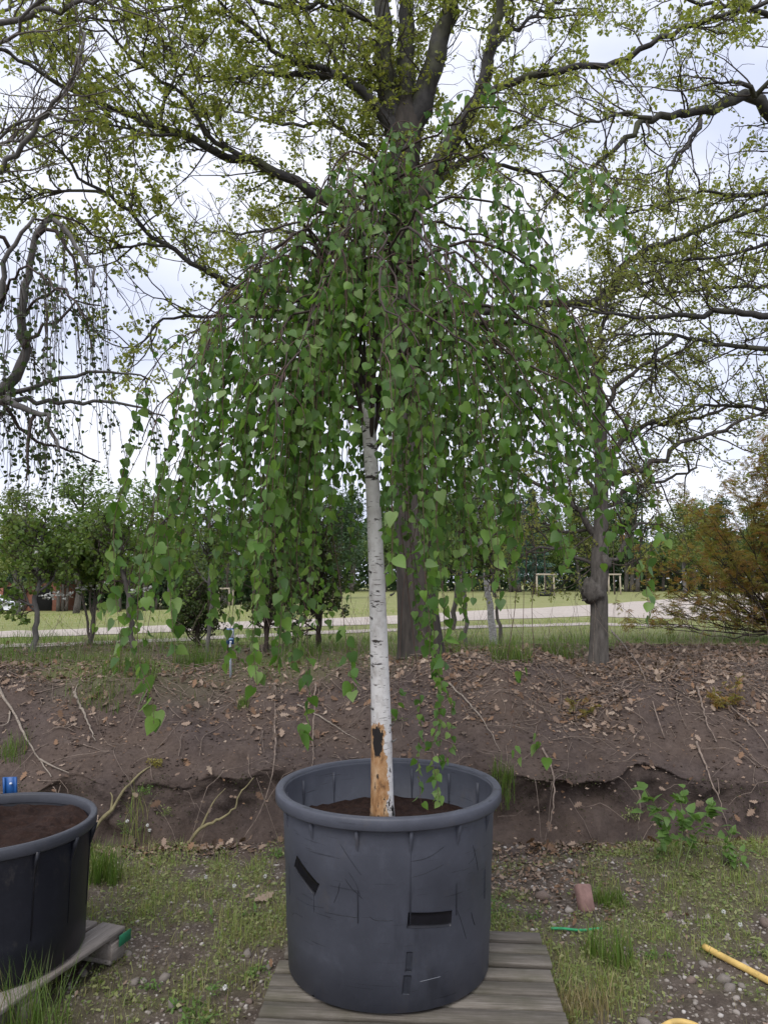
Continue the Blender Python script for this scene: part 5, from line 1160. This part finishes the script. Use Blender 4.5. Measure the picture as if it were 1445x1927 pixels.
tag(o, 'broken reddish brick piece half sunk in the yard soil', 'brick')
def tube_thing(name, pts, r, m, label, cat, n=24, S=12, hollow=False):
    q = resample(A_(pts), n=n); o = obj(name, tubes(q, np.full(n, r), S), m, None, True); single(o, q[0]); return tag(o, label, cat)
hp = [onground(1324, 1787), onground(1365, 1808), onground(1410, 1832), onground(1450, 1852), onground(1520, 1890)]
tube_thing('hose', [p + A_([0, 0, .017]) for p in hp], .0155, M['yellow'], 'cut end of a stout yellow hose lying on stony ground', 'hose')
hp = [onground(1230, 1945), onground(1265, 1929), onground(1300, 1929), onground(1340, 1950)]
tube_thing('hose', [p + A_([0, 0, .012]) for p in hp], .012, M['yellow'], 'second yellow hose arching just above the soil', 'hose')
hp = [onground(1036, 1752), onground(1062, 1753), onground(1092, 1754), onground(1132, 1751)]
tube_thing('cord', [p + A_([0, 0, .014]) for p in hp], .0065, M['green_cord'], 'short piece of bright green cord in the grass by the pallet', 'cord')

# ------------------------------------------------------------------ branches, roots and litter on the bank
def fallen(name, path, w0, w1, m, label, cat='branch', lift=.024, forks=(), raise_=None):
    P = A_([onground(a, b, lift) for a, b in path])
    if raise_ is not None: P[:, 2] += A_(raise_)
    t = None; q = resample(P, n=22); q[1:-1] += rg.normal(size=(20, 3)) * .004; d = q[:, 1].mean(); r = np.linspace(w0 * .9, w1 * .45, 22) / 2 / F * d; r = r * (1 + .22 * vnoise(np.arange(22) * 1.0, np.zeros(22) + w0, 2.2, int(path[0][1])))
    g = [tubes(q, r, 7)]
    for f in forks: Pf = A_([onground(a, b, lift) for a, b in f]); qf = resample(Pf, n=10); g.append(tubes(qf, np.linspace(w0 * .6, w1 * .3, 10) / 2 / F * d, 6))
    o = obj(name, join(g), m, None, True); single(o, q[0]); return tag(o, label, cat)
fallen('fallen_branch', [(-8, 1290), (20, 1335), (30, 1350), (52, 1400), (75, 1432), (97, 1468)], 7, 4, M['dead_wood'], 'bleached crooked branch lying down the bank behind the black pot', forks=[[(75, 1432), (100, 1447), (130, 1460)], [(20, 1340), (15, 1365), (-5, 1370)]])
fallen('fallen_branch', [(140, 1308), (155, 1340), (168, 1370), (180, 1398)], 7, 3, M['dead_wood'], 'short pale forked stick on the bank under the leaning young tree', forks=[[(145, 1320), (142, 1305), (148, 1290)]])
fallen('fallen_branch', [(160, 1585), (185, 1552), (210, 1524), (245, 1478), (288, 1440)], 9, 6, M['mossy_wood'], 'mossy-ended stick leaning against the bank by the black pot', lift=.015, forks=[[(210, 1524), (212, 1500), (208, 1485)]])
mp0 = onground(292, 1438, .02); c = mp0 + np.clip(rg.normal(size=(260, 3)), -1.5, 1.5) * A_([.035, .025, .016])
tag(single(obj('moss_clump', scatter(SLIM_LEAF, c, rg.normal(size=c.shape), rg.normal(size=c.shape), rg.uniform(.012, .025, 260)), M['moss']), mp0), 'yellow moss clump on the upper end of the leaning stick', 'moss')
fallen('fallen_branch', [(353, 1582), (378, 1550), (420, 1538), (444, 1520), (450, 1500), (478, 1465)], 8, 3, M['mossy_wood'], 'greenish forked branch at the foot of the bank beside the grey pot', lift=.02, forks=[[(378, 1550), (402, 1512), (425, 1480)]])
fallen('hanging_root', [(517, 1290), (518, 1380), (514, 1450), (495, 1510), (455, 1575)], 5, 3, M['root'], 'long pale root hanging down the bank beside the greenish forked branch', 'root', .02)
fallen('hanging_root', [(594, 1290), (590, 1370), (588, 1450), (588, 1500)], 4, 2.5, M['root'], 'thin straight root hanging behind the rim of the grey pot', 'root', .02)
fallen('hanging_root', [(1020, 1410), (1035, 1440), (1042, 1480), (1038, 1520), (1030, 1565)], 5, 3, M['root'], 'pale curved root on the bank beside the bright grass tuft', 'root', .02)
fallen('dry_vine', [(1150, 1190), (1171, 1215), (1204, 1262), (1229, 1335), (1250, 1395)], 5, 3, M['root'], 'long dry stem trailing down from beside the knobbed trunk', 'vine', .03)
fallen('dry_vine', [(1311, 1296), (1322, 1335), (1332, 1372), (1348, 1402)], 5, 3, M['root'], 'dry stem trailing down the bank beside the maple seedling', 'vine', .03)
fallen('dry_vine', [(1345, 1312), (1390, 1350), (1425, 1385), (1455, 1425)], 4, 3, M['root'], 'dry stem slanting down below the maple seedling', 'vine', .03)
fallen('dry_vine', [(1310, 1400), (1325, 1440), (1340, 1480), (1358, 1525), (1370, 1555)], 5, 2.5, M['root'], 'crossing dry stems low on the bank above the nettle', 'vine', .03, forks=[[(1340, 1482), (1352, 1500), (1350, 1470)]])
fallen('dry_vine', [(1195, 1485), (1205, 1510), (1203, 1540), (1198, 1560)], 4, 2.5, M['root'], 'short curved dry stem in the shaded foot of the bank', 'vine', .03)
fallen('fallen_branch', [(560, 1330), (600, 1350), (640, 1378), (680, 1400)], 4, 2, M['dead_wood'], 'thin dead twig on the bank beside the thin straight root', 'branch', .024)
fallen('fallen_branch', [(845, 1290), (885, 1330), (915, 1370), (940, 1415)], 4, 2, M['dead_wood'], 'thin dead twig on the bank below the oak trunk', 'branch', .024)

def bank_pts(n, f, x0=-4.8, x1=5.6, y0=5.3, y1=9.6):
    x, y = rg.uniform(x0, x1, n), rg.uniform(y0, y1, n); k = rg.random(n) < f(x, y); return x[k], y[k]
def nrmH(x, y):
    e = .03; return unit(np.stack([-(H(x + e, y) - H(x - e, y)) / (2 * e), -(H(x, y + e) - H(x, y - e)) / (2 * e), np.ones_like(x)], 1))
lit_d = lambda x, y: np.clip(sst(6.0, 6.6, y + .35 * vnoise(x, y, .6, 81)) * (1 - .85 * sst(7.2 + .5 * sst(.5, 2, x) + 1.4 * sst(2, 3.2, x), 7.9 + .6 * sst(.5, 2, x) + 1.6 * sst(2, 3.2, x), y)) * (.45 + .75 * sst(-.3, .9, x + 0 * y) + .5 * sst(-2, -3, x)) + .07, 0, 1) * np.clip(.75 + .6 * vnoise(x, y, .35, 82), .1, 1)
ditch_d = lambda x, y: np.exp(-((y - foot(x) - 5.17) / .15) ** 2) * np.clip(.8 + .6 * vnoise(x, y, .4, 83), 0, 1)
xa, ya = bank_pts(24000, lit_d); xb, yb = bank_pts(5000, ditch_d, y0=4.7, y1=5.45); xc, yc = yard_pts(2600, lambda a, b: .2 + .25 * (1 - cover(a, b))); 
q1 = onground(1000, 1640); xd, yd = q1[0] + rg.normal(size=700) * .28, q1[1] + rg.normal(size=700) * .3; kd = (yd < 5.2) & ~((np.abs(xd - .115) < .62) & (yd < 3.75)); xd, yd = xd[kd], yd[kd]
X_, Y_ = np.concatenate([xa, xb, xc, xd]), np.concatenate([ya, yb, yc, yd]); m = len(X_)
Nn = unit(nrmH(X_, Y_) + .38 * rg.normal(size=(m, 3))); tp_ = rg.normal(size=(m, 3)); tp_ = unit(tp_ - (tp_ * Nn).sum(1, keepdims=True) * Nn)
sz = np.concatenate([rg.uniform(.025, .085, len(xa)), rg.uniform(.035, .09, len(xb)), rg.uniform(.012, .04, len(xc)), rg.uniform(.02, .045, len(xd))])
Pp = np.stack([X_, Y_, H(X_, Y_) + .006 + .008 * rg.random(m)], 1); px, py, dd = proj(Pp)
ok = (px > 0) & (px < 1445) & (py > 0) & (py < 1927) & (np.arange(m) < len(xa) + len(xb)); sc_ = np.where(ok, sz / dd * (.3 + np.abs((Nn * unit(CP - Pp)).sum(1))), 0) * rg.uniform(.6, 1, m)
bigl = np.argsort(-sc_)[:280]; rs = np.setdiff1d(np.arange(m), bigl)
tag(obj('leaf_litter', scatter(OAK_DRY, Pp[rs], tp_[rs], Nn[rs], sz[rs], rg.uniform(.7, 1.1, len(rs))), M['litter']), 'brown fallen oak leaves strewn over the bank and ditch', 'leaf litter', None, 'stuff')
om = mesh('fallen_leaf', OAK_DRY[0], None, OAK_DRY[1]); om.materials.append(M['litter'])
for i in bigl:
    y = tp_[i]; x = unit(np.cross(y, Nn[i])); z = np.cross(x, y); o = bpy.data.objects.new('fallen_leaf', om); COL.objects.link(o); o.parent = bank
    mt = Matrix.Identity(4); s_ = sz[i]
    for r_ in range(3): mt[r_][0], mt[r_][1], mt[r_][2], mt[r_][3] = x[r_] * s_, y[r_] * s_, z[r_] * s_, Pp[i][r_] + .006 * Nn[i][r_]
    o.matrix_local = mt
p = onground(478, 1702, .02); V, _, T = scatter(OAK_DRY, p[None], A_([[.8, .5, .1]]), A_([[0, -.3, 1.]]), [.12]); tag(single(obj('dry_leaf', (V, None, T), M['litter']), p), 'single large tan leaf lying in the yard grass between the two pots', 'leaf')
x, y = bank_pts(95000, lambda a, b: np.clip(lit_d(a, b) * .75 + .06, 0, 1)); xe, ye = bank_pts(9000, ditch_d, y0=4.6, y1=5.45); x, y = np.concatenate([x, xe]), np.concatenate([y, ye]); m = len(x); p = np.stack([x, y, H(x, y) + .006], 1); Nn = unit(nrmH(x, y) + .5 * rg.normal(size=(m, 3)))
tag(obj('leaf_fragments', scatter(SLIM_LEAF, p, rg.normal(size=p.shape) * A_([1, 1, .3]), Nn, rg.uniform(.01, .036, m), rg.uniform(.8, 1.8, m)), M['litter']), 'crumbled brown leaf fragments covering the bank', 'leaf litter', None, 'stuff')
x, y = bank_pts(12000, lambda a, b: np.clip(.75 + .5 * vnoise(a, b, .3, 99), 0, 1), y0=5.4, y1=7.2); k8 = rg.integers(0, 8, len(x)); G8 = []
for q in range(8):
    k = np.where(k8 == q)[0]; V, T = rocks[q]; s_ = .004 + .014 * rg.random(len(k)) ** 3
    G8.append(((V[None] * s_[:, None, None] + np.stack([x[k], y[k], H(x[k], y[k]) + s_ * .1], 1)[:, None]).reshape(-1, 3), None, (A_(T)[None] + (np.arange(len(k)) * 12)[:, None, None]).reshape(-1, 3)))
tag(obj('soil_clods', join(G8), M['bank']), 'small crumbs and clods of earth on the bank face', 'soil', None, 'stuff')
low = np.where((bv[:, 2] > -.04) & (bv[:, 2] < .36) & (np.abs(bv[:, 0]) < 5) & (bv[:, 1] < 6.0) & (vnoise(bv[:, 0], bv[:, 2], .22, 55) > -.1))[0]; k = rg.choice(low, 16000); p = bv[k] + rg.normal(size=(16000, 3)) * .012 + bn[k] * .004
tag(obj('bank_moss', scatter(SLIM_LEAF, p, rg.normal(size=p.shape) + A_([0, -.5, -.3]), unit(bn[k] + .6 * rg.normal(size=p.shape)), rg.uniform(.006, .018, 16000), rg.uniform(1, 1.8, 16000)), M['dark_moss']), 'dark damp moss and liverwort on the lower face of the bank', 'moss', None, 'stuff')
# twigs
tw_d = lambda x, y: .15 + .85 * sst(5.9, 6.8, y) * (1 - .7 * sst(7.2, 7.9, y)) * (.4 + .6 * sst(-.2, .8, x))
x, y = bank_pts(7000, tw_d); m = len(x); Nn = nrmH(x, y); d = rg.normal(size=(m, 3)) + A_([0, -.5, 0]); d = unit(d - (d * Nn).sum(1, keepdims=True) * Nn + .12 * Nn)
Pt = walk(np.stack([x, y, H(x, y) + .004], 1), d, rg.uniform(.06, .6, m) ** 1.2, 7, .16, (0, 0, 0), rg); hz_ = H(Pt[:, :, 0], Pt[:, :, 1]) + .005; Pt[:, :, 2] = hz_ + np.clip(Pt[:, :, 2] - hz_, 0, .03)
tag(obj('twig_litter', tubes(Pt, np.linspace(1, .5, 7)[None] * rg.uniform(.0014, .0042, (m, 1)), 4, False), M['root']), 'thin dead twigs and roots scattered over the bank', 'twigs', None, 'stuff')

# ------------------------------------------------------------------ grass and weeds
rg = np.random.default_rng(81)
def blades(x, y, h, wd, lean=.35, seg=3, base=None):
    m = len(x); z = H(x, y) - .004 if base is None else base; a = rg.uniform(0, 6.283, m); ld = np.stack([np.cos(a), np.sin(a), 0 * a], 1); sd = np.stack([-np.sin(a), np.cos(a), 0 * a], 1)
    rot = rg.uniform(-.8, .8, m)[:, None]; sd = unit(sd + ld * rot); ln_ = rg.uniform(.05, lean * 2, m)
    V = []
    for i in range(seg + 1):
        t = i / seg; c = np.stack([x, y, z], 1) + ld * (ln_ * h * t * t)[:, None] + A_([0, 0, 1.]) * (h * t * (1 - .25 * ln_ * t))[:, None]
        if i < seg: V += [c - sd * (wd * (1 - t * .7) / 2)[:, None], c + sd * (wd * (1 - t * .7) / 2)[:, None]]
        else: V.append(c)
    V = np.stack(V, 1); k = V.shape[1]; b = (np.arange(m) * k)[:, None]
    Q = np.concatenate([b + A_([2 * i, 2 * i + 1, 2 * i + 3, 2 * i + 2]) for i in range(seg - 1)]); T = b + A_([2 * seg - 2, 2 * seg - 1, 2 * seg])
    return V.reshape(-1, 3), Q, T
x, y = yard_pts(150000, lambda a, b: cover(a, b) ** 1.2 * .6); m = len(x)
tag(obj('yard_grass', blades(x, y, rg.uniform(.02, .08, m) * (.55 + 1.1 * np.clip(.3 + vnoise(x, y, .14, 96), 0, 1)), rg.uniform(.002, .0042, m), .5, 2), M['grass']), 'short scruffy grass patches on the yard', 'grass', None, 'stuff')
x, y = yard_pts(42000, lambda a, b: cover(a, b) * .5 * sst(-.1, .5, vnoise(a, b, .25, 91)) + .02); m = len(x)
tag(obj('dry_grass', blades(x, y, rg.uniform(.03, .1, m), rg.uniform(.001, .0025, m), .45, 2), M['grass_dry']), 'straw-coloured dry grass among the yard weeds', 'grass', None, 'stuff')
x, y = yard_pts(90000, lambda a, b: cover(a, b) * .8); m = len(x); p = np.stack([x, y, H(x, y) + rg.uniform(.004, .045, m) * rg.random(m)], 1)
tag(obj('ground_weeds', scatter(SLIM_LEAF, p, unit(rg.normal(size=p.shape) * A_([1, 1, .35]) + A_([0, 0, .3])), unit(A_([0, 0, 1.]) + .5 * rg.normal(size=p.shape)), rg.uniform(.01, .028, m), rg.uniform(.9, 1.8, m)), M['weed']), 'low leafy weeds covering the yard soil', 'weeds', None, 'stuff')
# grass on the crest of the bank, thinning into the meadow
x, y = bank_pts(60000, lambda a, b: bank_cover(a, b) * .6, -6, 6.5, 6.2, 10.5); m = len(x)
tag(obj('bank_grass', blades(x, y, rg.uniform(.05, .19, m) * (.6 + 1.3 * np.clip(vnoise(x, y, .45, 95), 0, 1)), rg.uniform(.003, .006, m), .4, 3), M['grass_fresh']), 'fresh green grass along the top of the bank', 'grass', None, 'stuff')
x, y = rg.uniform(-14, 14, 26000), rg.uniform(10, 22, 26000); m = len(x); ppx, ppy, _d = proj(np.stack([x, y, H(x, y)], 1)); onroad = (ppy > np.interp(ppx, [0, 430, 900, 1110, 1445], [1186, 1168, 1148, 1136, 1112])) & (ppy < np.interp(ppx, [0, 430, 900, 1110, 1445], [1204, 1187, 1171, 1163, 1175])); x, y = x[~onroad], y[~onroad]; m = len(x)
tag(obj('meadow_grass', blades(x, y, rg.uniform(.03, .09, m), rg.uniform(.006, .012, m), .4, 2), M['grass']), 'short grass of the meadow', 'grass', None, 'stuff')

x, y = bank_pts(3000, lambda a, b: .15 * sst(6.7, 7.2, b) + .0 * a, -5, 5.5, 6.6, 9.0); m = len(x); d = unit(rg.normal(size=(m, 3)) * A_([.35, .35, .05]) + A_([0, 0, 1.])); Pt = walk(np.stack([x, y, H(x, y) - .01], 1), d, rg.uniform(.15, .85, m), 7, .1, (0, 0, -.02), rg)
tag(obj('dry_stalks', tubes(Pt, np.linspace(1, .5, 7)[None] * rg.uniform(.001, .0028, (m, 1)), 4, False), M['root']), 'thin dry stalks standing along the crest of the bank', 'stalks', None, 'stuff')

def tuft(px_, py_, n, r, h, m_, label, wdt=(.003, .006)):
    b = onground(px_, py_); x, y = b[0] + np.clip(rg.normal(size=n), -1.5, 1.5) * r, b[1] + np.clip(rg.normal(size=n), -1.5, 1.5) * r * .7
    o = obj('grass_tuft', blades(x, y, rg.uniform(h * .45, h, n), rg.uniform(*wdt, n), .32, 4), m_); single(o, b); return tag(o, label, 'grass tuft')
tuft(190, 1655, 260, .07, .3, M['grass_fresh'], 'tall grass tuft growing beside the black pot')
tuft(947, 1478, 170, .05, .2, M['grass_fresh'], 'bright green grass tuft on the bank close behind the grey pot')
tuft(458, 1328, 80, .03, .14, M['grass_fresh'], 'small bright grass tuft on bare bank soil below the tag post')
tuft(190, 1310, 160, .12, .16, M['grass_fresh'], 'loose grass tuft on the bank below the leaning young tree')
tuft(1160, 1815, 70, .05, .26, M['grass_fresh'], 'long grass blades between the weathered pallet and the hose end', (.004, .008))
tuft(1115, 1800, 30, .03, .24, M['grass_fresh'], 'sparse upright grass blades next to the long blades', (.004, .008))
tuft(1095, 1900, 240, .1, .13, M['grass_dry'], 'straw-coloured dry grass tuft at the corner of the weathered pallet')
tuft(60, 1955, 150, .08, .36, M['grass_fresh'], 'grass tuft standing in front of the pale pallet', (.0025, .005))
tuft(1140, 1700, 220, .06, .11, M['grass_fresh'], 'dense low grass tuft beside the brick piece')
tuft(255, 1555, 60, .05, .26, M['grass'], 'thin long-bladed tuft at the foot of the bank near the leaning stick')
tuft(20, 1425, 120, .08, .2, M['grass_fresh'], 'grass tuft on the bank above the blue plastic tag')
tuft(960, 1245, 260, .12, .28, M['grass_fresh'], 'tall lush grass tuft on the crest between oak and knobbed tree', (.004, .008))
tuft(1048, 1235, 180, .1, .2, M['grass_fresh'], 'lush grass tuft on the crest close to the knobbed tree', (.004, .008))
tuft(560, 1235, 240, .16, .24, M['grass_fresh'], 'wide lush grass tuft on the crest between tag post and oak', (.004, .008))
tuft(370, 1255, 260, .14, .3, M['grass_fresh'], 'tall lush grass tuft on the crest round the straight young tree', (.004, .008))
tuft(250, 1262, 200, .14, .24, M['grass_fresh'], 'lush grass tuft on the crest round the leaning trunk', (.004, .008))
NETTLE = leaf_template([(.2, .02), (.36, .15), (.3, .3), (.3, .5), (.14, .78)], [0, .3, .6, 1.0], .15, .3)
def nettle(px_, py_, h, n, size, label, ns=3):
    return leafy('nettle_plant', onground(px_, py_), h, .32, ns, NETTLE, size, n, M['nettle'], M['stem_green'], label, 'plant', rg=rg, flat=.35)
nettle(1280, 1632, .52, 130, (.045, .085), 'tall bright green nettle at the foot of the bank')
nettle(1358, 1622, .26, 26, (.04, .075), 'smaller nettle with few leaves beside the tall nettle', 2)
nettle(1235, 1610, .14, 14, (.035, .055), 'low nettle shoot on the other side of the tall nettle', 2)
def weed(px_, py_, h, n, size, label, tm=SLIM_LEAF, sp=.9, ns=8, m_='nettle'):
    return leafy('weed_plant', onground(px_, py_), h, sp, ns, tm, size, n, M[m_], M['stem_green'], label, 'plant', rg=rg, flat=.4, r0=.002)
weed(375, 1905, .13, 120, (.02, .04), 'spreading leafy weed on stony soil between the pallets')
weed(290, 1852, .08, 60, (.015, .03), 'small weed among stones beside the pale pallet')
weed(478, 1838, .09, 70, (.012, .025), 'loose green weed by the edge of the weathered pallet')
weed(940, 1720, .1, 120, (.015, .03), 'fresh leafy weed between the grey pot and the brick piece')
weed(1000, 1730, .07, 60, (.012, .025), 'little fresh weed just beyond the back of the weathered pallet')
weed(1430, 1800, .12, 120, (.02, .04), 'dark green weed above the yellow hose', m_='weed')
weed(1290, 1640, .1, 160, (.012, .026), 'greyish creeping weed in front of the tall nettle', sp=1.5, m_='weed')
weed(1240, 1800, .08, 120, (.012, .03), 'clover-like green weed just past the hose end', sp=1.4)
weed(390, 1735, .05, 8, (.04, .07), 'broad-leaved upright weed in the yard grass', sp=.3, ns=3)
weed(480, 1728, .05, 6, (.05, .08), 'pair of upright dock leaves in the yard grass', sp=.3, ns=2)
weed(1190, 1525, .1, 50, (.015, .03), 'small weed in the shaded foot of the bank', m_='weed'); weed(745, 1352, .08, 12, (.03, .04), 'round-leaved seedling on the bank beside the birch stem')
weed(275, 1490, .08, 50, (.015, .03), 'small green weed on the bank by the leaning stick'); weed(520, 1610, .08, 90, (.015, .03), 'fresh weed clump beside the grey pot, facing the black pot')
weed(310, 1525, .07, 40, (.015, .03), 'tiny weed on the dark lower bank', m_='weed'); weed(258, 1580, .2, 60, (.012, .025), 'tall airy weed with white buds at the foot of the bank', sp=.25, ns=6)
def daisy(px_, py_, r, label):
    b = onground(px_, py_ + 14); c = PY(px_, py_, b[1]); c[2] = max(c[2], b[2] + .012); t = thing('clover_flower', b, label, 'flower', 'white flowers in the yard grass')
    obj('stem', tubes(A_([b - A_([0, 0, .01]), (b + c) / 2 + A_([.003, 0, 0]), c]), np.full(3, .0012), 4, False), M['stem_green'], t)
    k = 60; d = unit(rg.normal(size=(k, 3))); obj('head', scatter(SLIM_LEAF, c + d * r * .3, d, rg.normal(size=(k, 3)), np.full(k, r * .9)), M['petal'], t)
for a, b_ in ((441, 1667), (388, 1650), (499, 1649), (424, 1858), (1361, 1716), (1392, 1740), (240, 1545), (278, 1553), (282, 1562)): daisy(a, b_, .011, 'small white flower head standing in the yard weeds')
